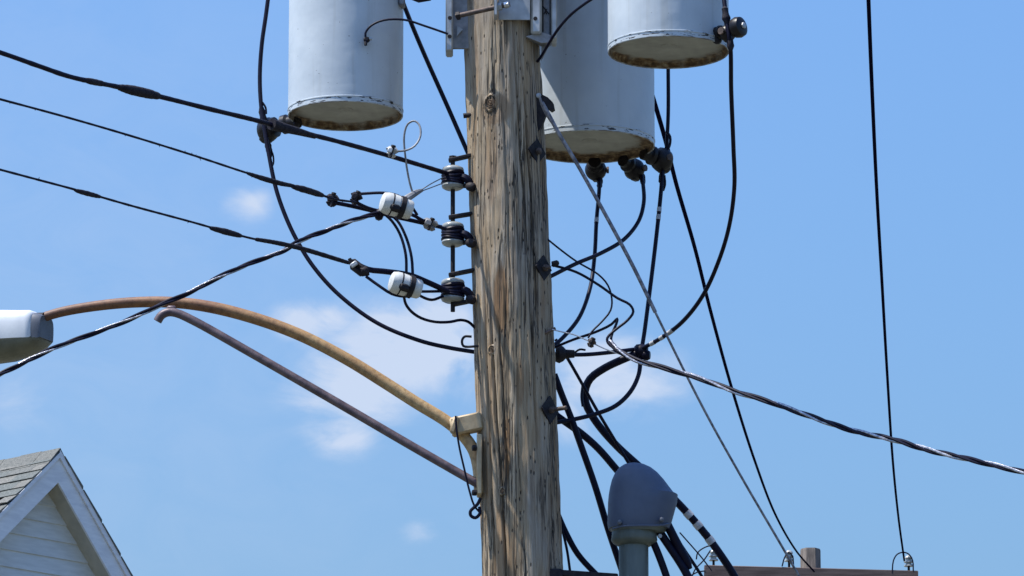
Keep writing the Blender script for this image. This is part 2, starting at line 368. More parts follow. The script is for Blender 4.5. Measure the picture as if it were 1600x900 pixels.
def vnoise(u, v, nu, seed):
    """smooth value noise, periodic in u (0..1) with nu cells; v in cells"""
    r = np.random.default_rng(seed); nv = int(v.max())+4; g = r.random((nv, nu))
    iu = np.floor(u*nu).astype(int); fu = u*nu-iu; iv = np.floor(v).astype(int); fv = v-iv
    fu = fu*fu*(3-2*fu); fv = fv*fv*(3-2*fv)
    a = g[iv, iu % nu]; b = g[iv, (iu+1) % nu]; c = g[iv+1, iu % nu]; d = g[iv+1, (iu+1) % nu]
    return (a*(1-fu)+b*fu)*(1-fv)+(c*(1-fu)+d*fu)*fv
NT = 330; z_lo, z_hi, z_top = z_of(930), z_of(-40), z_of(top_py)
zs = np.concatenate([np.linspace(0, z_lo, 40)[:-1], np.linspace(z_lo, z_hi, 330), np.linspace(z_hi, z_top, 40)[1:]])
th = np.linspace(0, 2*math.pi, NT, endpoint=False)
TH, ZZ = np.meshgrid(th, zs); U = TH/(2*math.pi)
disp = .006*(vnoise(U, ZZ/.55, 7, 1)-.5)+.005*(vnoise(U, ZZ/.40, 34, 2)-.5)+.005*(vnoise(U, ZZ/.22, 80, 3)-.5)+.0022*(vnoise(U, ZZ/.05, 165, 4)-.5)+.003*(vnoise(U, ZZ/.06, 22, 6)-.5)
for i in range(90):
    t0 = rng.random()*2*math.pi; z0 = rng.uniform(4.6, 8.2); ln = rng.uniform(.08, 1.1); wd = rng.uniform(.0014, .0034); dp = rng.uniform(.002, .0075)
    ph = rng.random()*6; tw = rng.uniform(-.16, -.02); e = np.clip(1-np.abs((ZZ-z0)/(ln/2))**2, 0, 1)
    path_t = t0+tw*(ZZ-z0)+.018*np.sin((ZZ-z0)*5+ph)+.008*np.sin((ZZ-z0)*19+ph*2)
    if i < 16: wd = rng.uniform(.003, .0055); dp = .012+.010*rng.random(); e = np.clip(1-np.abs((ZZ-z0)/(ln*.9+.3))**2, 0, 1)
    dt = np.abs((TH-path_t+math.pi) % (2*math.pi)-math.pi)*.15
    disp -= dp*e*np.exp(-(dt/wd)**2)
pv = []
for j, z in enumerate(zs):
    c, r = pole_axis(z)
    for k in range(NT):
        rr = r+disp[j, k]; pv.append((c.x+rr*math.cos(th[k]), c.y+rr*math.sin(th[k]), z))
pf = [(j*NT+k, j*NT+(k+1) % NT, (j+1)*NT+(k+1) % NT, (j+1)*NT+k) for j in range(len(zs)-1) for k in range(NT)]
pf.append(tuple((len(zs)-1)*NT+k for k in range(NT)))
base_pt = pole_axis(0)[0]; base_pt.z = 0
SCUFFS = []
for (px, py, wx, wz, am) in ((783, 470, 13, 62, .85), (792, 700, 6, 60, .9), (776, 170, 26, 26, .45), (812, 600, 8, 40, .5), (782, 850, 10, 70, .5), (768, 250, 12, 80, .35)):
    q = pole_surf(px, py)[0]-base_pt; SCUFFS.append((q.x, q.z, wx*MPP, wz*MPP, am))
WOOD = wood_mat()
pole = thing('utility_pole', base_pt, 'thick weathered wooden utility pole, cracked and tan grey, in the middle', 'utility pole')
pm = MB(); pm.v = [Vector(v) for v in pv]; pm.f = pf; pm.build('shaft', WOOD, pole, angle=70)
def frame_of(nrm):
    n = Vector(nrm).normalized(); u = Vector((0, 0, 1)).cross(n).normalized(); return u, n.cross(u), n
def knot(px, py, rpx):
    c, n = pole_surf(px, py, -.003); r = rpx*MPP; u, w, n = frame_of(n)
    def ring(prof, seed):
        prof = [(h*min(1, r/.026), q) for h, q in prof]
        b = MB(); m = 26; vs = []; fs = []; q = np.random.default_rng(seed); wob = [1+.10*math.sin(k*2*math.pi/m*2+seed)+q.uniform(-.05, .05) for k in range(m)]
        for h, rr in prof:
            for k in range(m):
                a = 2*math.pi*k/m; vs.append(c+n*h+(u*math.cos(a)*.93+w*math.sin(a)*1.07)*rr*wob[k])
        for i in range(len(prof)-1):
            for k in range(m): fs.append((i*m+k, i*m+(k+1) % m, (i+1)*m+(k+1) % m, (i+1)*m+k))
        fs.append(tuple((len(prof)-1)*m+k for k in range(m))); return b.add(vs, fs)
    k = ring([(-.004, r*1.55), (.002, r*1.38), (.006, r*1.18), (.007, r*1.02), (.003, r*.94), (-.004, r*.90)], int(px)).build('knot', WOOD, pole, angle=70)
    return ring([(-.004, r*.92), (.001, r*.84), (.004, r*.72), (.0015, r*.6), (.005, r*.42), (.002, r*.3), (.006, r*.14), (.004, r*.02)], int(py)).build('knot_heart', KNOT, k, angle=70)
knot(766, 160, 10); knot(768, 546, 6); knot(784, 767, 4); knot(806, 556, 4)
def washer(px, py, half, bolt=None, tilt=45):
    c, n = pole_surf(px, py, .003); u, w, n = frame_of(n); a = R(tilt); h = half*MPP
    ax = (u*math.cos(a)+w*math.sin(a), -u*math.sin(a)+w*math.cos(a), n)
    wsh = MB().box(c, (h, h, .004), ax).build('square_washer', IRON, pole)
    b = MB().lathe(c, n, [(0, .013), (.016, .013), (.018, .010)], 6)
    if bolt: b.lathe(c, n, [(0, .008), (bolt, .008), (bolt+.002, .006)], 10)
    b.build('bolt', RUSTROD, wsh)
washer(838, 237, 15); washer(848, 419, 15, .03); washer(858, 641, 16, .075)
def stub(px, py, dpx, dpy, w=7, m=None):
    c, n = pole_surf(px, py, -.01)
    MB().tube([c, P(px+dpx, py+dpy, c.y)], w*MPP/2, 10).build('bolt', m or IRON, pole)
stub(734, 179, -10, 2, 8); stub(850, 522, 18, -9, 5, RUSTROD)

# ------------------------------------------------------------ transformers
def transformer(cx, cy, Y, rpx, H, label, seed, bushes, lug=None):
    c = P(cx, cy, Y); s = (c-CAM).length/F_PX; r = rpx*s
    t = thing('transformer', c, label, 'transformer', 'pole transformers'); m = tank_mat(seed)
    MB().lathe(c, (0, 0, 1), [(.03, r-.005), (.003, r-.005), (0, r-.0035), (0, r-.001), (.002, r+.0005), (.019, r+.0005), (.0205, r+.0022), (.0245, r+.0022), (.026, r), (.06, r), (H, r),
                              (H+.004, r+.008), (H+.035, r+.008), (H+.045, r-.01)], 96).build('tank', m, t, angle=30)
    d = .027
    pl = MB().lathe(c, (0, 0, 1), [(.003, r-.0055), (d-.006, r-.0055), (d, r-.012), (d+.0005, r*.6), (d+.0005, .03), (d-.003, .026), (d-.003, .004)], 96, cap=False)
    pl.lathe(c, (0, 0, 1), [(d-.003, .020), (d-.006, .014), (d-.006, .001)], 16)
    pl.build('bottom_plate', UNDER, t, angle=30)
    MB().lathe(c+Vector((0, 0, H+.045)), (0, 0, 1), [(0, r-.012), (.03, r*.85), (.055, r*.4), (.06, .001)], 48).build('lid', m, t)
    hb = c+Vector((0, 0, H+.09))
    MB().lathe(hb, (0, 0, 1), [(0, .045), (.03, .045), (.035, .07), (.05, .04), (.09, .038), (.095, .06), (.11, .036), (.15, .034), (.155, .055), (.17, .03), (.22, .02), (.25, .012)], 20).build('primary_bushing', PORC_D, t)
    for (bx, by, bY, size) in bushes:
        bp = P(bx, by, bY); out = Vector((bp.x-c.x, bp.y-c.y, 0)); dist = out.length; out.normalize()
        root = c+out*(r-.01); root.z = bp.z+.018
        z = size*s
        ax = (bp+out*z*.5-root); ln = ax.length
        b = MB().lathe(root, ax, [(0, z*.7), (ln*.25, z*.7), (ln*.3, z*.95), (ln*.42, z*.95), (ln*.48, z*.6), (ln*.6, z*.55), (ln*.62, z*1.0), (ln*.75, z*1.05), (ln*.95, z*.9), (ln, z*.55)], 22).build('secondary_bushing', PORC_D, t)
        bb = MB().lathe(bp-out*z*1.1, out, [(0, z*.5), (z*.25, z*.95), (z*.7, z*1.22), (z*1.2, z*1.22), (z*1.7, z*.95), (z*1.95, z*.4)], 22)
        bb.box(bp+Vector((0, 0, -z*.7)), (z*.55, z*.6, z*.75), frame_of(out), .3); bb.build('terminal_boot', PORC_D, b)
        u = out.cross(Vector((0, 0, 1)))
        MB().lathe(bp+u*z*.5, u, [(0, .008), (.024, .008), (.026, .014), (.034, .014)], 8).build('clamp_bolt', RUSTROD, b)
    return t, c, r
tL, cL, rL = transformer(539.8, 182, 20.12, 89.7, .92, 'light grey cylindrical transformer hung alone on the lamp-arm side of the pole', 1.3, [(417, 203, 20.29, 16)])
tF, cF, rF = transformer(1044.5, 82.5, 19.35, 94.5, .92, 'light grey transformer hung highest, its porcelain knob at the bottom edge', 4.1, [(1138, 52, 19.17, 11)])
tB, cB, rB = transformer(921, 230, 20.55, 102, .98, 'large shaded grey transformer partly behind the wooden pole, three cables from its base', 7.7,
                         [(931, 266, 20.86, 14), (992, 265, 20.83, 14), (1036, 250, 20.72, 16)])
# ceramic knob on the highest transformer
k0 = P(1141, 47, 19.15); kd = Vector((.80, -.6, .12)).normalized()
kb = MB().lathe(k0, kd, [(0, .018), (.018, .02), (.020, .036), (.036, .040), (.052, .036), (.056, .026), (.058, .010)], 26).build('porcelain_knob', PORC_D, tF)
MB().lathe(k0+kd*.056, kd, [(0, .012), (.008, .012), (.010, .008)], 6).build('knob_bolt', GALV, kb)
MB().lathe(P(1121, 62, 19.22), Vector((-.2, -1, -.15)), [(0, .018), (.02, .018), (.024, .012)], 10).build('base_stud', IRON, tF)
MB().box(P(1124, 57, 19.25), (.020, .012, .007)).build('base_lug', IRON, tF)
MB().box(P(628, 0, 20.05), (.012, .03, .028), bev=.2).build('hanger_lug', GALV_D, tL)
MB().tube([P(640, -6, 20.02), P(655, 0, 20.0), P(672, -3, 19.98)], .011, 8).build('hanger_bolt', IRON, tL)
# grounding lug on the lone transformer
lugp = P(573, 62, 20.10-rL*.93); 
lg = MB().box(lugp, (.012, .012, .010), bev=.3).lathe(lugp+Vector((-.004, -.004, -.01)), (0, -.2, -1), [(0, .006), (.014, .006)], 8).build('grounding_lug', IRON, tL)
MB().lathe(lugp+Vector((.02, -.002, .002)), (-1, -.1, 0), [(0, .006), (.012, .006)], 6).build('lug_screw', GALV, lg)
MB().box(P(463, 194, 20.2), (.012, .02, .012), bev=.3).build('base_lug', IRON, tL)

# ------------------------------------------------------------ cluster mount round the pole
cm_base = P(790, 40, 19.83)
mount = thing('cluster_mount', cm_base, 'galvanized steel transformer mount clamped round the top of the wooden pole', 'bracket')
def plate(x0, x1, y0, y1, Y, th, name, m=GALV, par=None, ytilt=0):
    a = P(x0, y0, Y); b = P(x1, y1, Y); c = (a+b)/2; c.y = Y
    return MB().box((c.x, Y+th/2, c.z), (abs(b.x-a.x)/2, th/2, abs(a.z-b.z)/2), bev=.2).build(name, m, par or mount)
TOPY = -230
f1 = plate(697, 707.5, TOPY, 79, 19.88, .10, 'channel_flange')
w1 = plate(707.5, 734, TOPY, 76, 19.925, .012, 'channel_web', GALV_D)
for hx, hy in ((703, 28), (702.5, 57), (703, -40)):
    MB().lathe(P(hx, hy, 19.8795), (0, -1, 0), [(0, .008), (.001, .008)], 14).build('bolt_hole_shade', IRON, f1)  # flat dark discs, the shade inside the holes put into their colour
MB().prism([P(714, 40, 19.915), P(723, 46, 19.915), P(714, 56, 19.915)], (0, .008, 0)).build('gusset_and_lit_patch', GALV, mount)  # pale triangle added for the sunlit spot on the channel web
plate(779, 828.5, TOPY, 31, 19.845, .006, 'front_plate')
f2 = plate(829, 846.5, TOPY, 52, 19.842, .05, 'channel_flange')
MB().lathe(P(836.5, 29, 19.8415), (0, -1, 0), [(0, .008), (.001, .008)], 14).build('bolt_hole_shade', IRON, f2)  # same flat dark disc for the shade in the hole
w2 = plate(846.5, 861, TOPY, 64, 19.895, .09, 'channel_web', GALV_D)
plate(861, 870.5, TOPY, 60, 19.86, .12, 'channel_flange')
MB().prism([P(822, 57, 19.86), P(846, 50, 19.86), P(861, 55, 19.86), P(858, 66, 19.86), P(846, 67, 19.86)], (0, .05, 0)).build('bottom_lip', GALV_D, mount)
MB().prism([P(846, 66, 19.90), P(859, 64, 19.90), P(846, 92, 19.90)], (0, .04, 0)).build('gusset_and_lit_patch', GALV_D, mount)
for i in range(3):
    MB().tube([P(848+i*3, 10+i*2, 19.894), P(858-i*4, 22, 19.893)], .0022, 6).build('weld_bead', IRON, w2)
# clamp rod with nuts
rod = MB().tube([P(712, 25.5, 19.82), P(750, 17, 19.80), P(797, 6.5, 19.79)], .0095, 12).build('clamp_rod', RUSTROD, mount)
rdir = (P(797, 6.5, 19.79)-P(712, 25.5, 19.82)).normalized()
MB().lathe(P(713, 25.3, 19.82), rdir, [(0, .016), (.014, .016)], 6).build('nut', IRON, rod)
MB().lathe(P(777, 11, 19.794), rdir, [(0, .020), (.004, .020), (.005, .016), (.018, .016)], 6).build('nut', GALV, rod)
MB().lathe(P(788, 8.5, 19.792), rdir, [(0, .013), (.016, .013), (.020, .009)], 8).build('rod_end', ALU, rod)
plate(772, 777, -90, 23, 19.77, .075, 'rod_ear')
# the parts of the mount behind the pole and up to the hangers
pb = P(800, -18, 20.3)
MB().box((-.018, 20.38, pb.z+.42), (.014, .22, .42)).build('unseen_hanger_arm', GALV, mount)  # unseen arm, shaped and placed to shade the transformer behind the pole
MB().box((-.29, 19.99, cL.z+.62), (.13, .03, .07)).build('unseen_hanger_arm', GALV, mount)
MB().box((.30, 19.72, cF.z+.62), (.19, .03, .06), (Vector((.78, -.62, 0)), Vector((.62, .78, 0)), Vector((0, 0, 1)))).build('unseen_hanger_arm', GALV, mount)

# ------------------------------------------------------------ primary crossarm at the pole top (above the picture; the long lines end there)
ca_c = pole_axis(z_top-.35)[0]
xarm = thing('crossarm', ca_c+Vector((.25, -.21, 0)), 'brown wooden crossarm bolted across the very top of the pole', 'crossarm')
MB().box(ca_c+Vector((.25, -.21, 0)), (1.25, .045, .055), bev=.1).build('beam', FARWOOD, xarm)
for dx in (-.9, .35, 1.42):
    MB().lathe(ca_c+Vector((dx, -.21, .055)), (0, 0, 1), [(0, .012), (.1, .012), (.105, .06), (.13, .055), (.135, .045), (.16, .06), (.18, .04), (.2, .03)], 18).build('pin_insulator', PORC, xarm)

# ------------------------------------------------------------ secondary rack with three spool insulators
RK = 19.96
rack = thing('secondary_rack', P(735, 470, RK), 'upright steel rack carrying three grey spool insulators beside the pole', 'insulator rack')
rod_r = MB().tube([P(707.5, 247, RK), P(707.5, 487, RK)], 7*MPP/2, 12).build('rack_rod', IRON, rack)
MB().lathe(P(707.5, 249, RK), (0, 0, 1), [(0, .016), (.012, .016), (.014, .009)], 6).build('rod_head', IRON, rod_r)
for (x0, y0, x1, y1) in ((701, 251, 737, 243), (701, 340, 738, 334), (701, 430, 741, 422), (708, 476, 742, 469), (703, 292, 740, 289), (702, 382, 741, 377)):
    d = (P(x1, y1, RK)-P(x0, y0, RK)); c = (P(x1, y1, RK)+P(x0, y0, RK))/2; L_ = d.length/2; d.normalize(); w = Vector((0, 1, 0)); u = d.cross(w)
    MB().box(c, (L_, .017, .0062), (d, w, u), .2).build('rack_arm', IRON, rack)
for yy in (270, 357, 446):
    a = P(738, yy-26, RK+.02); 
MB().box((P(741, 355, RK+.03)), (.006, .02, .30), (Vector((1, 0, 0)), Vector((0, 1, 0)), (P(735, 240, RK)-P(745, 480, RK)).normalized())).build('rack_back', IRON, rack)
for py, wid in ((278, 19), (366, 19), (454, 20)):
    c = P(707.5, py, RK); w = wid*MPP
    sp = MB().lathe(c-Vector((0, 0, .046)), (0, 0, 1), [(0, w*.62), (.006, w*.86), (.014, w*.93), (.022, w*.86), (.034, w*.66), (.040, w*.60), (.052, w*.60), (.058, w*.68), (.068, w*.88), (.076, w*.93), (.084, w*.86), (.090, w*.62)], 32).build('spool_insulator', PORC, rack)
    # the tied-in conductor wraps the waist of the spool
    tw = MB()
    for k in range(4):
        zz = -.020+.0125*k
        tw.tube([c+Vector((math.cos(a)*w*.80, math.sin(a)*w*.80, zz+.004*math.sin(a*2+k))) for a in np.linspace(0, 2*math.pi, 22)], .0082, 7, False)
    tw.build('tie_wrap', CABLE, sp)
    e = P(738, py+16, RK-.01)
    MB().tube(smooth([c+Vector((w*.6, -.015, .0)), c+Vector((w*1.15, -.025, -.010)), e], .01), .0155, 8).build('tail_wrap', CABLE, sp)
    MB().lathe(P(731, py+13, RK-.03), Vector((.7, -.6, -.3)), [(0, .014), (.012, .018), (.026, .018), (.034, .012)], 10).build('rack_bolt', IRON, sp)

# ------------------------------------------------------------ the three lines that come in to the rack
def sleeve(o, spec, w, Y, name='splice_sleeve', mat=None, taper=.35, lump=.06):
    pts = path(spec, Y[0], Y[1], .008); m = len(pts)
    rad = [w*MPP/2*(taper+(1-taper)*math.sin(math.pi*min(1, max(0, i/(m-1))))**.45)*(1+random.uniform(-lump, lump)) for i in range(m)]
    return MB().tube(pts, rad, 12).build(name, mat or WORN, o)
def fray(o, pts, n, ln=6):
    f = MB()
    for _ in range(n):
        p = pts[random.randrange(2, len(pts)-2)]; d = Vector((random.uniform(-.7, .7), random.uniform(-.4, .4), random.choice((-1, -1, -1, 1)))).normalized()
        f.tube([p, p+d*ln*MPP*random.uniform(.6, 1.2)], [.0022, .0008], 5)
    f.build('frayed_strands', CABLE, o)
YA, YB = 17.75, 19.93
def yl(px): return 1/(1/YA+(px+60)/760*(1/YB-1/YA))
def line_spec(s): return [(x, y, float(yl(x))) for x, y in s]
sa = line_spec([(-900, -200), (-400, -42), (-60, 64), (0, 82), (60, 103), (110, 120), (185, 136), (250, 151), (330, 171), (400, 188), (440, 199), (520, 219), (610, 244), (660, 259), (702, 272)])
la = cable('power_line', sa, 7.2, None, None, 'thickest upper black line to the rack, with a fat splice, just under the lone transformer', 'power line', rvar=.06)
sleeve(la, line_spec([(184, 136), (216, 143), (251, 151)]), 15, (None, None)); sleeve(la, line_spec([(128, 124), (146, 128), (166, 132)]), 9.5, (None, None), 'wire_wrap')
ws = line_spec([(424, 194), (440, 199), (460, 204), (492, 213)]); pts = path(ws, None, None, .008)
MB().tube(pts, [MPP*(9-5*i/(len(pts)-1)) for i in range(len(pts))], 12).build('wire_wrap', WORN, la); fray(la, pts, 5, 8)
sb = line_spec([(-900, -75), (-400, 45), (-60, 139), (0, 155), (100, 182), (200, 211), (300, 242), (385, 270), (440, 287), (500, 304), (522, 311), (556, 316)])
lb = cable('power_line', sb, 3.4, None, None, 'thin middle line to the rack, wrapped thick near the clamps', 'power line', rvar=.08)
sleeve(lb, line_spec([(385, 270), (405, 277), (440, 287), (462, 291)]), 8, (None, None), 'wire_wrap'); sleeve(lb, line_spec([(455, 291), (478, 297), (506, 306)]), 10.5, (None, None), 'wire_wrap')
fray(lb, path(sb, None, None), 34, 5)
sc_ = line_spec([(-900, 50), (-400, 164), (-60, 249), (0, 265), (60, 281), (120, 297), (200, 320), (300, 347), (360, 364), (400, 374), (440, 381), (480, 392), (545, 411)])
lc = cable('power_line', sc_, 3.4, None, None, 'lowest of the thin lines to the rack, crossing the twisted drop', 'power line', rvar=.08)
sleeve(lc, line_spec([(116, 297), (135, 302), (158, 308)]), 7.5, (None, None)); sleeve(lc, line_spec([(328, 356), (352, 362), (378, 369)]), 9.5, (None, None)); sleeve(lc, line_spec([(400, 374), (430, 379), (466, 387), (546, 411)]), 7.5, (None, None), 'wire_wrap', taper=.7)
fray(lc, path(sc_, None, None), 22, 4)

# clamps, white covers and jumpers beside the rack
YC = 19.75
def clamp(px, py, label, ang, sz=(14, 9), m=WORN, Y=YC, extra=True, name='wire_clamp'):
    c = P(px, py, Y); a = R(ang); u = Vector((math.cos(a), 0, -math.sin(a))); w = Vector((math.sin(a), 0, math.cos(a))); y = Vector((0, 1, 0))
    t = thing(name, c, label, 'clamp', 'clamps on the wires'); hx, hz = sz[0]*MPP, sz[1]*MPP
    MB().box(c+w*hz*.45, (hx, .02, hz*.55), (u, y, w), .5).build('upper_jaw', m, t)
    MB().box(c-w*hz*.55, (hx*.8, .018, hz*.5), (u, y, w), .5).build('lower_jaw', m, t)
    if extra:
        b = MB(); b.lathe(c-y*.024+u*hx*.1, w, [(-hz*1.45, .005), (hz*1.15, .005)], 8); b.lathe(c-y*.024+u*hx*.1, w, [(hz*.8, .010), (hz*1.1, .010)], 6); b.build('clamp_bolt', IRON, t)
        MB().box(c-y*.024-u*hx*.2, (hx*.42, .006, hz*.55), (u, y, w), .3).build('keeper', m, t)
    return t
clamp(519, 313, 'small lead-grey clamp where the thin middle line meets the drop', 12, (11, 9))
clamp(556, 310, 'dark clamp with a bolt beside the upper white cover, nearer the line end', 22, (10, 9))
clamp(560, 419, 'black bolted clamp tilted on the lowest line before the lower white cover', 38, (17, 8), IRON, extra=False)
bc = bpy.data.objects[[o.name for o in scene.objects if o.get('label', '').startswith('black bolted clamp tilted')][0]]
MB().box(P(569, 424, YC-.01), (.024, .02, .020), (Vector((.8, 0, -.6)), Vector((0, 1, 0)), Vector((.6, 0, .8))), .45).build('clamp_nut', IRON, bc)
MB().box(P(553, 413, YC-.022), (.014, .006, .009), (Vector((.8, 0, .6)), Vector((0, 1, 0)), Vector((-.6, 0, .8))), .3).build('keeper', GALV, bc)
MB().tube(smooth([P(556, 416, YC-.01), P(549, 410, YC-.01), P(546, 404, YC-.01)], .006), .007, 8).build('clamp_hook', IRON, bc)
clamp(612, 238, 'bright galvanized clamp on the thick upper line', 15, (10, 8), GALV, 19.63)
clamp(672, 351, 'shiny round-headed clamp next to the middle spool insulator', 22, (13, 8), GALV_D, 19.88)
def cover(px, py, label):
    c = P(px, py, YC-.05); ax = Vector((.93, .28, -.22)).normalized(); t = thing('connector_cover', c, label, 'connector cover', 'white connector covers')
    w = 17.5*MPP; l = 25*MPP
    bd = MB().lathe(c-ax*l, ax, [(0, w*.70), (.004, w*.86), (.02, w*.98), (.034, w*1.0), (l*1.05, w*.96), (l*1.08, w*.90), (l*1.2, w*.90), (l*1.24, w*.92), (l*1.85, w*.86), (l*1.97, w*.74), (l*2.0, w*.5)], 28).build('cover_body', WHITEP, t)
    MB().lathe(c-ax*(l*.42), ax, [(0, w*1.0), (.0015, w*1.012), (.004, w*1.012), (.0055, w*1.0)], 28, False).build('seam', IRON, bd)
    MB().lathe(c+ax*(l*.12), ax, [(0, w*.95), (.002, w*1.03), (.019, w*1.03), (.021, w*.95)], 28, False).build('strap', IRON, t)
    MB().box(c+ax*(l*.10)+Vector((-.01, -w*.92, -w*.35)), (.022, .012, .016), (ax, Vector((-.28, .93, 0)).normalized(), Vector((0, 0, 1))), .4).build('clip', IRON, t)
    return t
cover(620, 322, 'white cylindrical connector cover strapped beside the middle spool, upper of two')
cover(634, 446, 'white cylindrical connector cover strapped beside the bottom spool, lower of two')

cable('jumper_wire', [(560, 303), (600, 301.5), (622, 306), (640, 319), (652, 336)], 4.6, YC, YC-.02, 'black jumper arching over the top of the upper white cover')
cable('jumper_wire', [(512, 315), (540, 320), (580, 329), (610, 337), (650, 346), (690, 355)], 6.5, YC, 19.9, 'black wire running under the upper white cover to the middle spool')
cable('jumper_wire', [(552, 314), (575, 325), (600, 331), (640, 334), (665, 347), (697, 358)], 5.5, YC-.01, 19.9, 'black wire from the bolted clamp through to the shiny clamp')
cable('jumper_wire', [(598, 332), (612, 345), (625, 366), (634, 398), (635, 428)], 4.6, YC+.02, YC, 'outer of two curved black jumpers between the white covers')
cable('jumper_wire', [(606, 333), (621, 345), (635, 372), (643, 402), (645, 430)], 4.6, YC+.03, YC, 'inner curved jumper between the white covers, nearer the pole')
cable('jumper_wire', [(550, 409), (575, 421), (600, 424), (640, 430), (668, 441), (705, 458)], 9.0, YC, 19.93, 'thick black wire passing over the lower white cover to the bottom spool')
cable('jumper_wire', [(572, 432), (590, 445), (612, 459), (630, 463), (645, 462)], 4.8, YC-.01, YC-.04, 'black wire from the black bolted clamp under the lower white cover')
cable('jumper_wire', [(645, 455), (665, 455.5), (692, 455)], 4.5, YC, 19.93, 'short level black wire from the lower white cover to its spool')
cable('jumper_wire', [(650, 458), (662, 465), (675, 468.5), (692, 463)], 4.5, YC, 19.93, 'short sagging black wire from the lower white cover to its spool')
cable('jumper_wire', [(631, 463), (634, 475), (643, 487), (658, 497), (680, 503), (703, 503), (720, 500), (732, 503), (742, 512)], 4.6, YC, 19.99, 'black wire drooping from the lower white cover to the pole edge')
cable('wire_loop', [(612, 236), (632, 235.5), (648, 228), (657, 212), (655, 195), (647, 189), (637, 194), (631.5, 212), (634, 250), (640, 285), (646, 305)], 3.2, 19.62, 19.74, 'thin wire bent into an upright loop above the upper white cover', 'wire', GALV_D)
# dead-end wedge and its bail
wd = thing('wedge_clamp', P(638, 310, YC-.03), 'slim grey wedge clamp with two thin bail wires to the top spool', 'clamp', 'clamps on the wires')
MB().tube([P(622, 322, YC-.06), P(633, 312, YC-.05), P(650, 301, YC), P(660, 297, YC+.02)], [.012, .014, .012, .006], 8).build('wedge_body', GALV_D, wd)
MB().tube(path([(655, 299), (672, 288), (693, 277)], YC, 19.9), .0022, 6).build('bail_wire', GALV_D, wd)
MB().tube(path([(655, 300), (674, 293), (695, 285)], YC, 19.9), .0022, 6).build('bail_wire', GALV_D, wd)
MB().box(P(593, 335, YC-.01), (.016, .02, .022), (Vector((.9, 0, -.4)).normalized(), Vector((0, 1, 0)), Vector((.4, 0, .9)).normalized()), .3).build('squeeze_connector', CABLE, None, P(593, 335, YC-.01), 'black taped squeeze connector under the upper white cover', 'connector')

def twisted(name, spec, Y0, Y1, strands, pitch, off, label, ph=0.0, pitchvar=.25):
    """strands = [(part name, radius, material)] twisted round a path"""
    pts = path(spec, Y0, Y1, .012); t = thing(name, pts[0], label, 'service drop', 'twisted service drops'); n = len(strands)
    acc = ph; ang = [acc]
    for i in range(1, len(pts)):
        acc += (pts[i]-pts[i-1]).length/(pitch*(1+pitchvar*math.sin(i*.043)))*2*math.pi; ang.append(acc)
    for k, (nm, r, m) in enumerate(strands):
        q = []
        for i, p in enumerate(pts):
            d = (pts[min(i+1, len(pts)-1)]-pts[max(i-1, 0)]).normalized(); u = d.cross(Vector((0, 1, 0))).normalized(); w = d.cross(u)
            a = ang[i]+2*math.pi*k/n; q.append(p+(u*math.cos(a)+w*math.sin(a))*off)
        MB().tube(q, r, 8).build(nm, m, t)
    return t
twisted('service_drop', [(-900, 1060, 17.6), (-400, 785), (-50, 608, 19.2), (0, 585), (40, 565), (80, 546), (140, 523), (200, 500), (255, 475), (300, 455), (340, 434), (400, 408), (440, 393), (470, 376), (510, 360), (550, 345), (592, 333)], 19.2, 19.72,
        [('insulated_wire', .0052, CABLE), ('insulated_wire', .0052, CABLE), ('bare_wire', .0036, ALUD)], .31, .0054, 'black and silver twisted drop crossing in front of the rusty lamp arm', 1.0)

# cables of the lone transformer
c1 = cable('transformer_cable', [(452, -330, 20.3), (436, -150), (426, -60), (416, 20), (409, 70), (406, 120, 20.26), (408, 165), (413, 200), (419, 235), (430, 290), (443, 330), (462, 372), (490, 417), (530, 461), (590, 505), (655, 532), (700, 543), (748, 551)], 6.8, 20.27, 20.06,
           'black cable hanging past the lone transformer bushing and curving to the pole')
sleeve(c1, [(408, 165), (410, 178), (413, 192)], 11, (20.25, 20.25), 'wire_wrap', lump=.16); sleeve(c1, [(417, 215), (419, 228), (423, 246)], 10.5, (20.25, 20.25), 'wire_wrap', lump=.16)
MB().tube(path([(410, 160), (415, 168), (416, 178)], 20.24, 20.24, .01), .0045, 6).build('wire_tail', CABLE, c1)
MB().tube(path([(420, 230), (426, 240), (427, 256), (423, 262)], 20.24, 20.24, .01), .004, 6).build('wire_tail', CABLE, c1)
cable('guy_cable', [(540, -210), (622, -18), (632, 10), (660, 78), (700, 168), (733, 243), (742, 262)], 7.2, 20.5, 20.14, 'straight black cable slanting from the lone transformer down behind the pole')
cable('ground_wire', [(840, 96), (847, 86), (860, 64), (874, 43), (893, 22), (915, 5), (940, -12), (962, -40)], 4.6, 19.93, 19.35, 'dark wire slanting up from the pole across the shaded transformer', 'wire')
cable('ground_wire', [(573, 66), (571, 52), (580, 40), (600, 31.5), (632, 31), (665, 41), (700, 53)], 3.6, 20.10-rL*.96, 19.87, 'thin dark wire arching from the lone transformer lug to the mount', 'wire')
hk = MB().tube(path([(748, 541), (724, 540.5), (722, 532), (726, 526), (737, 526)], 19.9, 19.9, .006), 2.0*MPP, 8)
hk.build('pole_hook', IRON, None, P(735, 535, 19.9), 'small dark bent hook on the pole edge above the lamp bracket', 'hook')

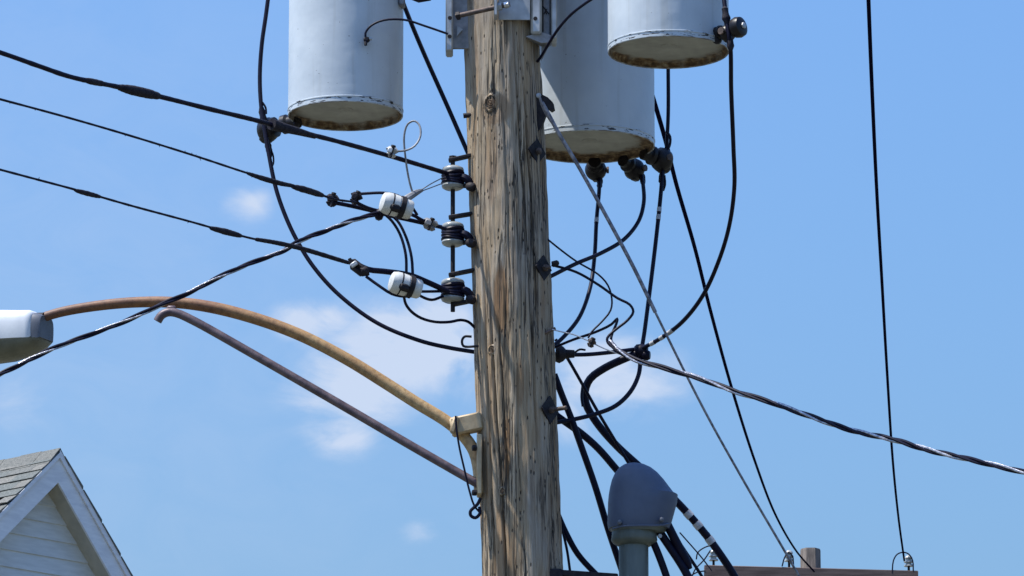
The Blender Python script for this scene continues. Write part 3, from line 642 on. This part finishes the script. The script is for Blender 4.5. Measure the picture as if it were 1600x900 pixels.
# ------------------------------------------------------------ street light: arm, brace, lamp
YS = 19.97
sl_root = thing('street_light', P(747, 665, YS), 'street light with white cobra head on a long rusty curved arm', 'street light')
arm_pts = path([(58, 499, 20.12), (90, 489), (130, 481), (200, 473), (270, 472.5), (330, 480), (400, 498), (470, 524), (540, 560), (600, 597), (650, 629), (700, 660), (726, 683), (741, 706), (748, 735), (750, 772)], 20.12, 19.95, .02)
n_ = len(arm_pts)
arm = MB().tube(arm_pts, [MPP*(7.4+2.0*min(1, i/(n_*.35))) for i in range(n_)], 18).build('arm', ARM, sl_root)
br_pts = path([(246, 502), (252, 493), (262, 488), (275, 489), (300, 500), (400, 556), (520, 625), (640, 695), (748, 757)], 20.03, 19.93, .02)
MB().tube(br_pts, MPP*6.8, 14).build('brace', BRACE, sl_root)
MB().box(P(268, 482, 20.04), (.018, .012, .010), bev=.3).build('brace_clip', BRACE, arm)
a_, b_ = P(704, 655, 19.93), P(752, 645, 19.93)
bx = MB(); d = (b_-a_).normalized(); w = Vector((0, 1, 0)); u = w.cross(d)*-1
bx.box(P(729, 663.5, 19.95), (25*MPP, .03, 14*MPP), (d, w, d.cross(w)), .12); bx.build('arm_bracket', TANWOOD, sl_root)
MB().box(P(710, 664, 19.915), (.012, .012, .034), (Vector((.97, 0, -.25)), Vector((0, 1, 0)), Vector((.25, 0, .97))), .3).build('bracket_clamp', TANWOOD, sl_root)
MB().box(P(749, 728, 19.93), (.010, .04, .115), bev=.2).build('mount_plate', TANWOOD, sl_root)
for yy in (700, 770): MB().lathe(P(744, yy, 19.90), (-1, -.3, 0), [(0, .012), (.014, .012), (.016, .008)], 6).build('bolt', IRON, sl_root)
# lamp head: cross-sections along the lamp's own axis, which points out over the road
la_ax = Vector((-.90, .43, .02)).normalized(); la_sd = Vector((la_ax.y, -la_ax.x, 0)).normalized()*-1   # towards the camera side
if la_sd.y > 0: la_sd = -la_sd
o0 = P(61, 508, 20.13)
def loft(secs, name, m, par, ang=35):
    b = MB(); n = len(secs[0]); vs = [p for s in secs for p in s]
    fs = [(i*n+k, i*n+(k+1) % n, (i+1)*n+(k+1) % n, (i+1)*n+k) for i in range(len(secs)-1) for k in range(n)]
    fs += [tuple(range(n)), tuple((len(secs)-1)*n+k for k in range(n))]
    return b.add(vs, fs).build(name, m, par, angle=ang)
def sec(t, wid, top, bot):
    out = [o0+la_ax*t+la_sd*(-wid*.96)+Vector((0, 0, -bot))]
    for a in np.linspace(math.pi, 0, 17):
        c, q = math.cos(a), math.sin(a)
        out.append(o0+la_ax*t+la_sd*(wid*math.copysign(abs(c)**.45, c))+Vector((0, 0, -bot*.55+(top+bot*.55)*abs(q)**.55)))
    return out+[o0+la_ax*t+la_sd*(wid*.96)+Vector((0, 0, -bot))]
hous = loft([sec(.000, .062, .036, .055), sec(.006, .070, .046, .060), sec(.020, .076, .054, .061), sec(.06, .082, .056, .060), sec(.2, .105, .066, .062), sec(.4, .145, .075, .062), sec(.58, .14, .065, .062), sec(.68, .09, .035, .062)], 'lamp_housing', LAMPW, sl_root)
loft([sec(-.034, .052, .030, .058), sec(-.026, .058, .036, .062), sec(-.002, .064, .042, .062)], 'end_cap', LAMPD, hous)
MB().lathe(P(70, 497, 20.11), la_ax, [(0, .022), (.05, .024)], 16).build('slip_fitter', IRON, hous)
def lsec(t, wid, dep):
    return [o0+la_ax*t+la_sd*(wid*math.cos(a))+Vector((0, 0, -.061-dep*max(0, math.sin(a)))) for a in np.linspace(0, math.pi, 15)]
loft([lsec(-.03, .050, .012), lsec(.0, .070, .040), lsec(.05, .082, .058), lsec(.12, .090, .072), lsec(.2, .100, .075), lsec(.32, .125, .105), lsec(.46, .135, .11), lsec(.58, .12, .07), lsec(.65, .08, .02)], 'lens_bowl', LENS, sl_root, 60)
wl = cable('lamp_wire', [(712, 650), (713, 668), (718, 700), (726, 735), (733, 765), (741, 790), (749, 800)], 3.2, 19.90, 19.90, 'thin black wire dangling from the lamp bracket with a knot at its end', 'wire')
MB().tube(path([(751, 778), (746, 788), (735, 799), (736, 806), (743, 809), (750, 802), (749, 792)], 19.89, 19.9, .008), 2.6*MPP, 8).build('wire_knot', CABLE, wl)

# ------------------------------------------------------------ right of the pole: guy wire and its hook
hook = thing('guy_hook', pole_surf(845, 180)[0], 'dark iron guy hook bolted to the shaded flank of the pole', 'hook')
hp = [(837, 150), (846, 147), (856, 152), (864, 160), (866, 170), (861, 173), (856, 169), (852, 180), (846, 197), (838, 209), (826, 210), (823, 204), (830, 190), (834, 172)]
c0, n0 = pole_surf(842, 185)
MB().prism([P(x, y, c0.y-.012) for x, y in hp], (.004, .03, 0)).build('hook_plate', IRON, hook)
MB().lathe(P(841, 150, c0.y-.012), (.2, -1, 0), [(0, .010), (.008, .010), (.010, .006)], 10).build('hook_bolt', GALV, hook)
guy_px = [(843, 151, 19.84), (850, 172), (870, 203), (905, 262), (985, 408), (1023, 486), (1100, 640), (1160, 748), (1230, 868), (1262, 925), (1400, 1170), (1560, 1450), (1900, 2050), (2100, 2400, 21.8)]
gw = cable('guy_wire', guy_px, 3.9, None, None, 'silver guy wire slanting down from the iron hook on the pole', 'guy wire', GUY)
MB().tube(path([(847, 160, 19.835), (870, 203), (905, 262), (985, 408), (1024, 488, 19.95)], None, None), 6.0*MPP/2, 10).build('wire_grip', GUY, gw)
MB().tube(path([(852, 166, 19.85), (862, 184), (874, 208, 19.86)], None, None), 1.6*MPP, 8).build('wire_tail', GALV_D, gw)

# cables of the highest transformer and of the one behind the pole
p_spec = [(1116, -320, 19.3), (1127, -60, 19.2), (1131, -5, 19.16), (1135, 30, 19.14), (1141, 70, 19.14), (1142.5, 140), (1146, 230), (1147.5, 290), (1140, 350), (1124, 405), (1098, 462), (1065, 504), (1030, 530), (1000, 546, 20.45)]
cp = cable('transformer_cable', p_spec, 6.8, None, None, 'cable dropping in a long curve from the porcelain knob to the junction')
for x, y, l in ((1049, 517, 14), (1036, 526, 9), (1021, 536, 10)): band(cp, x, y, l)
sleeve(cp, [(1132, 10), (1135, 30), (1137, 42)], 12, (19.14, 19.14), 'wire_wrap', lump=.16); sleeve(cp, [(1139, 56), (1141, 68), (1142, 80)], 11, (19.14, 19.14), 'wire_wrap', lump=.16)
cable('transformer_cable', [(1043.5, 60), (1044, 110), (1044, 180), (1041, 240)], 6.2, 20.72, 20.72, 'straight upright cable between the highest transformer and the bushing below it')
u1 = cable('transformer_cable', [(937, 275), (936, 300), (932, 345), (929, 400), (922, 450), (905, 496), (880, 527), (862, 543)], 6.6, 20.86, 20.2, 'cable from the first base bushing beside the pole, one white band')
band(u1, 932, 343, 11); sleeve(u1, [(938, 275), (937, 288), (936, 296)], 10, (20.85, 20.85), 'wire_wrap', lump=.16)
u2 = cable('transformer_cable', [(1002, 270), (1005, 290), (1006, 315), (998, 345), (975, 374), (940, 395), (900, 412), (862, 431), (846, 439)], 6.6, 20.83, 20.18, 'cable from the second base bushing hooking back to the pole')
sleeve(u2, [(1003, 270), (1004, 280), (1005, 290)], 10, (20.83, 20.83), 'wire_wrap', lump=.16)
u3 = cable('transformer_cable', [(1036, 250), (1034, 285), (1030, 328), (1022, 400), (1012, 480), (1006, 525), (1002, 548)], 6.8, 20.72, 20.47, 'cable from the outermost base bushing straight down to the junction, two white bands')
band(u3, 1029, 325, 8); band(u3, 1027, 340, 9); sleeve(u3, [(1036, 264), (1034, 276), (1033.5, 288)], 11, (20.72, 20.72), 'wire_wrap', lump=.16)
MB().tube(path([(1038, 274), (1039, 288), (1036, 298)], 20.7, 20.7, .01), .005, 6).build('wire_tail', CABLE, u3)
MB().tube(path([(1041, 205), (1047, 214), (1046, 228), (1041, 236)], 20.7, 20.7, .01), .006, 6).build('wire_tail', CABLE, u3)
jn = thing('cable_junction', P(1002, 549, 20.46), 'lumpy black taped junction where the heavy cables meet', 'connector')
MB().lathe(P(990, 548, 20.46), Vector((1, 0, -.12)), [(0, .016), (.008, .026), (.03, .031), (.05, .028), (.056, .016)], 16).build('taped_body', CABLE, jn)
MB().lathe(P(1003, 555, 20.45), Vector((1, -.2, -.05)), [(0, .014), (.008, .02), (.022, .021), (.032, .015)], 14).build('side_lug', CABLE, jn)
cable('heavy_cable', [(860, 553), (885, 554), (915, 554), (950, 551), (990, 546)], 6.6, 20.2, 20.45, 'level black cable from the pole edge to the taped junction')
ep = thing('cable_clamp', P(890, 553, 20.2), 'black clamp with a bent tag at the pole edge beside the level cable', 'clamp', 'clamps on the wires')
MB().lathe(P(868, 553, 20.2), Vector((1, 0, 0)), [(0, .03), (.014, .036), (.03, .028), (.04, .017), (.072, .015), (.074, .008)], 14).build('clamp_body', IRON, ep)
MB().tube(path([(898, 551), (906, 546), (915, 547)], 20.2, 20.2, .01), .0042, 6).build('clamp_tag', IRON, ep)
hv = cable('heavy_cable', [(994, 553, 20.45), (970, 563), (945, 575), (922, 592), (914, 612), (916, 632), (932, 660), (962, 695), (1000, 730), (1035, 762), (1066, 793), (1100, 832), (1128, 870), (1150, 905), (1175, 960), (1205, 1040), (1220, 1160)], 12.6, 20.45, 20.75,
           'heavy black cable bending from the junction behind the weatherhead, three white bands')
for x, y in ((1079, 802), (1094, 821), (1111, 841)): band(hv, x, y, 11)
MB().box(P(1102.5, 835, 20.68), (.018, .017, .014), (Vector((.7, 0, -.7)), Vector((0, 1, 0)), Vector((.7, 0, .7))), .3).build('tape_lump', CABLE, hv)
MB().tube(path([(911, 600), (909, 620), (911, 635)], 20.44, 20.44, .01), .006, 6).build('torn_jacket', CABLE, hv)
cable('heavy_cable', [(1001, 556), (998, 585), (985, 612), (962, 634), (930, 647), (893, 656), (870, 660)], 7.2, 20.46, 20.2, 'black cable looping from the junction back under to the pole')
cable('heavy_cable', [(868, 530), (888, 562), (908, 597), (935, 645), (962, 690), (985, 728), (1020, 780), (1060, 845), (1090, 890), (1120, 940)], 5.2, 20.3, 20.6, 'slim black cable slanting beside the heavy bent cable behind the weatherhead')
cable('heavy_cable', [(866, 585), (876, 612), (893, 655), (908, 697), (930, 760), (950, 826), (968, 880), (985, 930)], 10.5, 20.22, 20.3, 'stout straight cable running from the pole down behind the conduit')
cable('heavy_cable', [(862, 644), (880, 657), (908, 677), (935, 701), (962, 732), (990, 765)], 11.6, 20.24, 20.36, 'stout cable running from the pole into the back of the weatherhead')
cable('heavy_cable', [(872, 805), (884, 832), (903, 866), (930, 896), (960, 925)], 9.5, 20.2, 20.2, 'short cable leaving the pole low down toward the conduit bracket')
cable('heavy_cable', [(878, 825), (886, 860), (891, 895), (896, 930)], 4.2, 20.18, 20.18, 'slim cable hugging the pole edge above the conduit bracket')

cable('loose_wire', [(850, 369), (868, 384), (900, 408), (935, 429), (950, 446), (956, 467), (954, 485), (940, 503), (925, 518), (919, 528)], 3.0, 19.95, 19.9, 'thinnest loose black wire curling from the pole to the small clamp', 'wire', CABLE)
lw = cable('loose_wire', [(862, 414), (900, 425), (935, 445), (965, 466), (984, 476), (989.5, 487), (981, 500), (962, 515), (949, 528), (950, 536), (962, 546)], 4.2, 19.97, 19.9, 'loose black wire with a rounded hairpin bend near the twisted drop', 'wire', CABLE)
MB().lathe(P(863, 413, 19.93), Vector((1, -.3, .2)), [(0, .012), (.02, .012), (.026, .006)], 8).build('wire_lug', IRON, lw)
cable('loose_wire', [(866, 543), (895, 531), (930, 519), (955, 507), (964.5, 498), (963, 506), (957, 520), (955, 532), (962, 541)], 4.2, 20.05, 19.91, 'loose black wire rising to a sharp kink beside the twisted drop', 'wire', CABLE)
cable('tie_wire', [(863, 515), (880, 519), (897, 523), (920, 533), (945, 545), (985, 559)], 2.0, 19.9, 19.88, 'thin pale tie wire from the pole bolt to the twisted drop', 'wire', ALU)
clamp(924, 536, 'tiny purplish split-bolt clamp on the pale tie wire', 25, (7, 6), RUSTROD, 19.89)
twisted('service_drop', [(952, 534), (966, 547), (990, 561), (1045, 577), (1095, 592), (1150, 612), (1200, 627), (1262, 649), (1330, 672), (1400, 688), (1450, 703), (1520, 719), (1600, 738), (1680, 757, 18.9), (2000, 838), (2500, 968, 17.4)], 19.9, 18.9,
        [('bare_wire', .0052, ALUD), ('insulated_wire', .0056, CABLE), ('insulated_wire', .0056, CABLE)], .36, .0060, 'silver and black twisted drop leaving the pole on the weatherhead side', .4)

# ------------------------------------------------------------ weatherhead, conduit and standoff bracket
YW = 20.08
wh = thing('weatherhead', P(990, 900, YW), 'grey rounded weatherhead capping a service conduit beside the pole', 'weatherhead')
def wsec(py, x0, x1, dep, yo=0.0):
    """one level of the hood: egg-shaped, blunt to the pole side and drawn out over the cable mouth"""
    a = P(x0, py, YW); b = P(x1, py, YW); cx = (a.x+b.x)/2; hw = (b.x-a.x)/2; out = []
    for k in range(36):
        t = 2*math.pi*k/36; cs, sn = math.cos(t), math.sin(t)
        out.append(Vector((cx+hw*math.copysign(abs(cs)**.85, cs), YW+yo+dep*math.copysign(abs(sn)**.9, sn), a.z)))
    return out
hood = loft([wsec(827, 950.5, 1046, .098), wsec(818, 949, 1049, .102), wsec(800, 949.5, 1054, .105), wsec(785, 950, 1058, .105), wsec(774, 951, 1059, .104), wsec(771, 951.5, 1053, .103), wsec(762, 953, 1046, .10), wsec(750, 956, 1037, .094), wsec(740, 960.5, 1028, .083), wsec(732, 967, 1018, .066), wsec(727, 974, 1008, .045), wsec(724.5, 981, 999, .022)], 'hood', WHEAD, wh, 28)
loft([wsec(833, 958, 1036, .085), wsec(826.5, 953, 1042, .092)], 'hood_lip', CONDUIT, wh)
MB().lathe(P(991, 832, YW), (0, 0, -1), [(-.006, 34*MPP), (.03, 36*MPP), (.04, 33.5*MPP), (.052, 25*MPP)], 32).build('collar', CONDUIT, wh)
MB().lathe(P(990, 850, YW), (0, 0, -1), [(0, 23*MPP), (P(990, 850, YW).z, 23*MPP)], 32).build('conduit', CONDUIT, wh)
MB().tube(smooth([P(957, 826, YW-.075), P(975, 822, YW-.104), P(1000, 821, YW-.108), P(1030, 821, YW-.098), P(1046, 818, YW-.05)], .01), .0035, 6).build('seam_bead', WHEAD, hood)
for x, y in ((968, 816), (1034, 812)): MB().lathe(P(x, y, YW-.098), (0, -1, 0), [(-.01, .009), (.006, .009), (.009, .005)], 8).build('screw', LAMPD, hood)
MB().lathe(P(1030, 838, YW-.05), (.3, -.9, 0), [(0, .008), (.012, .008)], 6).build('set_screw', GALV, wh)
for py in (910,):
    c = (P(862, 897, 20.0)+P(965, 903, YW-.06))/2
bar = thing('standoff_bracket', P(870, 896, 19.96), 'dark steel standoff bracket joining the pole and conduit at the bottom edge', 'bracket')
d = (P(968, 899, YW-.07)-P(866, 892, 19.9)).normalized(); w = Vector((0, 0, 1)).cross(d).normalized()
MB().box((P(968, 902, YW-.07)+P(866, 895, 19.9))/2, (.125, .012, .012), (d, w, d.cross(w)), .15).build('arm', IRON, bar)
MB().box(P(868, 901, 19.9), (.026, .02, .028), bev=.15).build('pole_foot', IRON, bar)
for nm, sp, w_, lb in (('entrance_cable', [(1008, 822), (1021, 848), (1034, 880), (1044, 910), (1052, 950)], 11.5, 'first thick black conductor hanging from the weatherhead mouth, next to the conduit'),
                       ('entrance_cable', [(1022, 818), (1042, 848), (1062, 878), (1074, 899), (1090, 940)], 13, 'middle black conductor hanging from the weatherhead mouth'),
                       ('entrance_cable', [(1036, 806), (1052, 838), (1067, 866), (1079, 889)], 14, 'stubby black conductor with a rounded end under the weatherhead mouth')):
    pts = path(sp, YW-.01+.02*random.random(), YW+.02); rr = [w_*MPP/2]*len(pts)
    if 'stubby' in lb: rr[-1] *= .45; rr[-2] *= .85
    MB().tube(pts, rr, 14).build(nm, CABLE, None, pts[0], lb, 'cable', 'conductors out of the weatherhead')

# ------------------------------------------------------------ far pole with crossarm, and the long lines
YF = 55.0; mf = (P(1266, 890, YF)-CAM).length/F_PX
fp = thing('utility_pole', Vector((P(1266, 890, YF).x, YF, 0)), 'distant utility pole with brown crossarm and three pin insulators', 'utility pole')
ptop = P(1266, 858, YF)
MB().lathe((ptop.x, YF, 0), (0, 0, 1), [(0, .15), (ptop.z-.02, 16.2*mf), (ptop.z, 15*mf)], 7).build('shaft', FARPOLE, fp)
cl, cr = P(1100, 893, YF-.17), P(1434, 902, YF-.17)
d = (cr-cl).normalized(); w = Vector((0, 1, 0)); 
MB().box((cl+cr)/2+Vector((0, 0, -.035)), ((cr-cl).length/2, .055, .095), (d, w, d.cross(w)*-1), .06).build('beam', FARWOOD, fp)
for (ix, iy) in ((1115, 884), (1233, 885), (1420, 893)):
    b = P(ix, iy, YF-.17)
    pin = MB().lathe(b, (0, 0, 1), [(-.02, 2.0*mf), (8*mf, 2.0*mf)], 10).build('insulator_pin', IRON, fp)
    MB().lathe(b+Vector((0, 0, 8*mf)), (0, 0, 1), [(0, 4*mf), (.1*mf, 7.5*mf), (2.5*mf, 7.0*mf), (3.5*mf, 4.6*mf), (6*mf, 4.6*mf), (6.3*mf, 7.5*mf), (8.5*mf, 7.0*mf), (9.5*mf, 4.4*mf), (12*mf, 4.4*mf), (12.4*mf, 6.3*mf), (15*mf, 5.6*mf), (17.5*mf, 2.5*mf), (18*mf, .5*mf)], 18).build('pin_insulator', GLASSY, pin)
def farwire(name, spec, w, label, m=None, Y=YF-.22):
    pts = path(spec, Y, Y, .05); return MB().tube(pts, w*mf/2, 8).build(name, m or CABLE, None, pts[0], label, 'wire')
farwire('jumper_loop', [(1394, 896), (1396, 876), (1402, 866), (1412, 863), (1420, 866), (1426, 876), (1427, 893)], 2.2, 'small arched jumper over the end insulator farthest along the distant crossarm')
farwire('jumper_loop', [(1222, 885), (1226, 871), (1232, 863), (1238, 868), (1240, 884)], 2.2, 'small arched jumper at the insulator beside the distant pole top')
farwire('jumper_loop', [(1088, 874), (1090, 864), (1098, 857), (1110, 853), (1118, 858)], 2.2, 'arched jumper at the near end of the distant crossarm')
farwire('jumper_loop', [(1062, 832), (1078, 850), (1097, 872), (1112, 892)], 2.2, 'straight thin wire crossing the jumper by the distant crossarm end')
farwire('jumper_loop', [(1110, 860), (1100, 875), (1086, 890), (1080, 905)], 2.2, 'thin wire dropping in a bend at the distant crossarm end')
farwire('jumper_loop', [(1078, 900), (1090, 894), (1102, 892)], 2.2, 'short level wire tail at the distant crossarm end')
xt = ca_c+Vector((1.42, -.21, .25))
def long_line(spec, head, w_near, label):
    pts = [head]+[P(*s) for s in spec]; pts = smooth(pts, .3)
    return MB().tube(pts, w_near*MPP/2, 8).build('power_line', LINEM, None, pts[-1], label, 'power line', 'lines to the distant pole')
def invY(py, y0, y1, Y0=20.3, Y1=54.75): f = (py-y0)/(y1-y0); return 1/((1-f)/Y0+f/Y1)
t_px = [(1350, -200), (1357, 0), (1363, 150), (1370, 300), (1378, 440), (1386, 580), (1395, 720), (1404, 810), (1413, 876)]
long_line([(x, y, invY(y, -420, 876)) for x, y in t_px], xt, 8.5, 'lone black line coming down to the end of the distant crossarm')
r_px = [(1012, 125), (1022, 158), (1040, 220), (1056, 285), (1085, 385), (1110, 485), (1145, 612), (1180, 722), (1212, 805), (1245, 862), (1272, 893)]
pr = [P(x, y, invY(y, 120, 893, 20.9)) for x, y in r_px]; pr = [P(960, -60, 20.95)]+pr
pts = smooth(pr, .2)
MB().tube(pts, 8.0*MPP/2, 8).build('power_line', LINEM, None, pts[-1], 'black line from behind the shaded transformer down to the distant pole top', 'power line', 'lines to the distant pole')

# ------------------------------------------------------------ house gable
YH = 45.0; A = P(92, 704, YH); mh = (A-CAM).length/F_PX
thh = R(46); tt = Vector((math.cos(thh), math.sin(thh), 0)); nn = Vector((math.sin(thh), -math.cos(thh), 0)); zz = Vector((0, 0, 1))
tR = math.tan(R(49.6)); tL_ = math.tan(R(43.5))
hbase = Vector((A.x, A.y, 0))-nn*4
house = thing('house', hbase, 'white house gable with pale trim and a worn shingle roof', 'house')
def H(a, n, h): return A+tt*a+nn*n+zz*h       # across the gable, towards the viewer, up from the apex
LR, LL = 4.2, 4.8; DEP = 9.0; OV = .20
# roof slabs
for sgn, tn, ln, nm in ((1, tR, LR, 'roof_slab'), (-1, tL_, LL, 'roof_slab')):
    e = Vector((sgn*1.0, 0, -tn)); 
    poly = [H(0, -.012, -.03), H(sgn*ln, -.012, -.03-tn*ln), H(sgn*ln, -.012, -.075-tn*ln), H(0, -.012, -.085)]
    MB().prism(poly, -nn*DEP).build(nm, FELT if sgn < 0 else SHING[0], house)
fw = .24
def rake(sgn, tn, ln):
    poly = [H(0, 0, -.035), H(sgn*ln, 0, -.035-tn*ln), H(sgn*ln, 0, -.035-fw-tn*ln), H(0, 0, -.035-fw)]
    MB().prism(poly, -nn*.022).build('rake_board', TRIM, house)
    poly = [H(0, .018, .004-(.022 if sgn < 0 else 0)), H(sgn*ln, .018, .004-(.022 if sgn < 0 else 0)-tn*ln), H(sgn*ln, .018, -.062-tn*ln), H(0, .018, -.062)]
    MB().prism(poly, -nn*.016).build('drip_trim', TRIM, house)
    k = fw+.012
    poly = [H(0, -.024, -k), H(sgn*ln, -.024, -k-tn*ln), H(sgn*ln, -.024, -k-.02-tn*ln), H(0, -.024, -k-.02)]
    MB().prism(poly, -nn*(OV-.024)).build('soffit', SOFF, house)
rake(1, tR, LR); rake(-1, tL_, LL)
# lapped siding boards, cut to the slopes
BH = .146; k0 = fw+.035
for i in range(26):
    h1 = -k0-.02-BH*i; h0 = h1-BH
    def ends(h): dd = max(0, -h-k0+.02); return -dd/tL_, dd/tR
    l0, r0 = ends(h0); l1, r1 = ends(h1)
    b = MB()
    f = [H(l0, -OV+.016, h0), H(r0, -OV+.016, h0), H(r1, -OV+.003, h1), H(l1, -OV+.003, h1)]; bk = [p-nn*.03 for p in f]
    b.add(f+bk, [(0, 1, 2, 3), (7, 6, 5, 4), (0, 4, 5, 1), (1, 5, 6, 2), (2, 6, 7, 3), (3, 7, 4, 0)]); b.build('siding_board', SIDING, house, angle=20)
hb = -k0-.02-BH*26
MB().prism([H(-4.4, -OV-.02, hb), H(3.6, -OV-.02, hb), H(3.6, -OV-.02, -A.z), H(-4.4, -OV-.02, -A.z)], -nn*(DEP-.6)).build('wall', SIDING, house)
MB().prism([H(0, -OV-.03, -.4), H(3.5, -OV-.03, -.4-tR*3.45), H(3.4, -OV-.03, hb), H(-4.2, -OV-.03, hb), H(-4.2, -OV-.03, -.4-tL_*4.1)], -nn*.1).build('gable_backing', SIDING, house)
# shingles on the slope that shows: courses of tabs, a few lifted or missing
phi = math.atan(tL_); dn = (-tt*math.cos(phi)-zz*math.sin(phi)); up = (-tt*math.sin(phi)+zz*math.cos(phi))
EX = .125; tabs = {}
for row in range(15):
    for col in range(9):
        if (row, col) in ((5, 1), (5, 2), (6, 2), (4, 3)): continue
        wtab = .30; s0 = -.01+(col-.5*(row % 2))*wtab; s0 = max(s0, -.016); s1 = (col+1-.5*(row % 2))*wtab-.014
        if s1 <= s0+.02: continue
        q0 = row*EX-.02; q1 = q0+EX+.035; lift = random.uniform(0, .006)+(.02 if (row, col) in ((4, 1), (4, 2), (5, 0)) else 0); j = random.uniform(-.006, .006)
        o = A-zz*.026+up*.0
        a = [o-nn*s0+dn*q0+up*.002, o-nn*s1+dn*q0+up*.002, o-nn*s1+dn*(q1+j)+up*(.014+lift), o-nn*s0+dn*(q1+j)+up*(.014+lift*.6)]
        b = [p+up*.009 for p in a]
        MB().add(a+b, [(3, 2, 1, 0), (4, 5, 6, 7), (0, 1, 5, 4), (1, 2, 6, 5), (2, 3, 7, 6), (3, 0, 4, 7)]).build('shingle', random.choice(SHING), house, angle=20)
# the rest of that slope, too far off to pick tabs apart
fld = MB(); o = A-zz*.026
for row in range(52):
    sa = -.016 if row >= 15 else 8.5*.30+(.15 if row % 2 == 0 else 0)
    while sa < DEP-.05:
        sb = min(sa+.30, DEP); q0 = row*EX-.02; q1 = q0+EX+.035+random.uniform(-.006, .006); lf = random.uniform(0, .006)
        p = [o-nn*sa+dn*q0+up*.002, o-nn*(sb-.012)+dn*q0+up*.002, o-nn*(sb-.012)+dn*q1+up*(.014+lf), o-nn*sa+dn*q1+up*(.014+lf)]; q = [x+up*.009 for x in p]
        fld.add(p+q, [(3, 2, 1, 0), (4, 5, 6, 7), (0, 1, 5, 4), (1, 2, 6, 5), (2, 3, 7, 6), (3, 0, 4, 7)]); sa = sb
fld.build('shingle_field', SHING[1], house, kind='stuff', angle=20)
# ridge caps and the ragged shingle edge along the far rake
for i in range(9):
    s0, s1 = i*.24-.018, i*.24+.25; hgt = .004*(i % 2)
    a = []
    for s in (s0, s1):
        a += [H(-.13, -s, -.012-.13*tL_+hgt), H(0, -s, .012+hgt), H(.11, -s, -.012-.11*tR+hgt)]
    b = [p+zz*.010 for p in a]
    MB().add(a+b, [(0, 3, 4, 1), (1, 4, 5, 2), (6, 7, 10, 9), (7, 8, 11, 10), (0, 1, 7, 6), (1, 2, 8, 7), (3, 9, 10, 4), (4, 10, 11, 5), (0, 6, 9, 3), (2, 5, 11, 8)]).build('ridge_cap', SHING[0], house, angle=20)
for i in range(18):
    q0, q1 = .05+i*.22, .05+i*.22+.21; e = .012+random.uniform(-.008, .008)
    p = [H(q0, .026, .004-tR*q0), H(q1, .026, .004-tR*q1), H(q1, .026, .024+e*.4-tR*q1), H(q0, .026, .016-tR*q0)]
    MB().prism(p, -nn*.35).build('edge_shingle', random.choice(SHING), house)
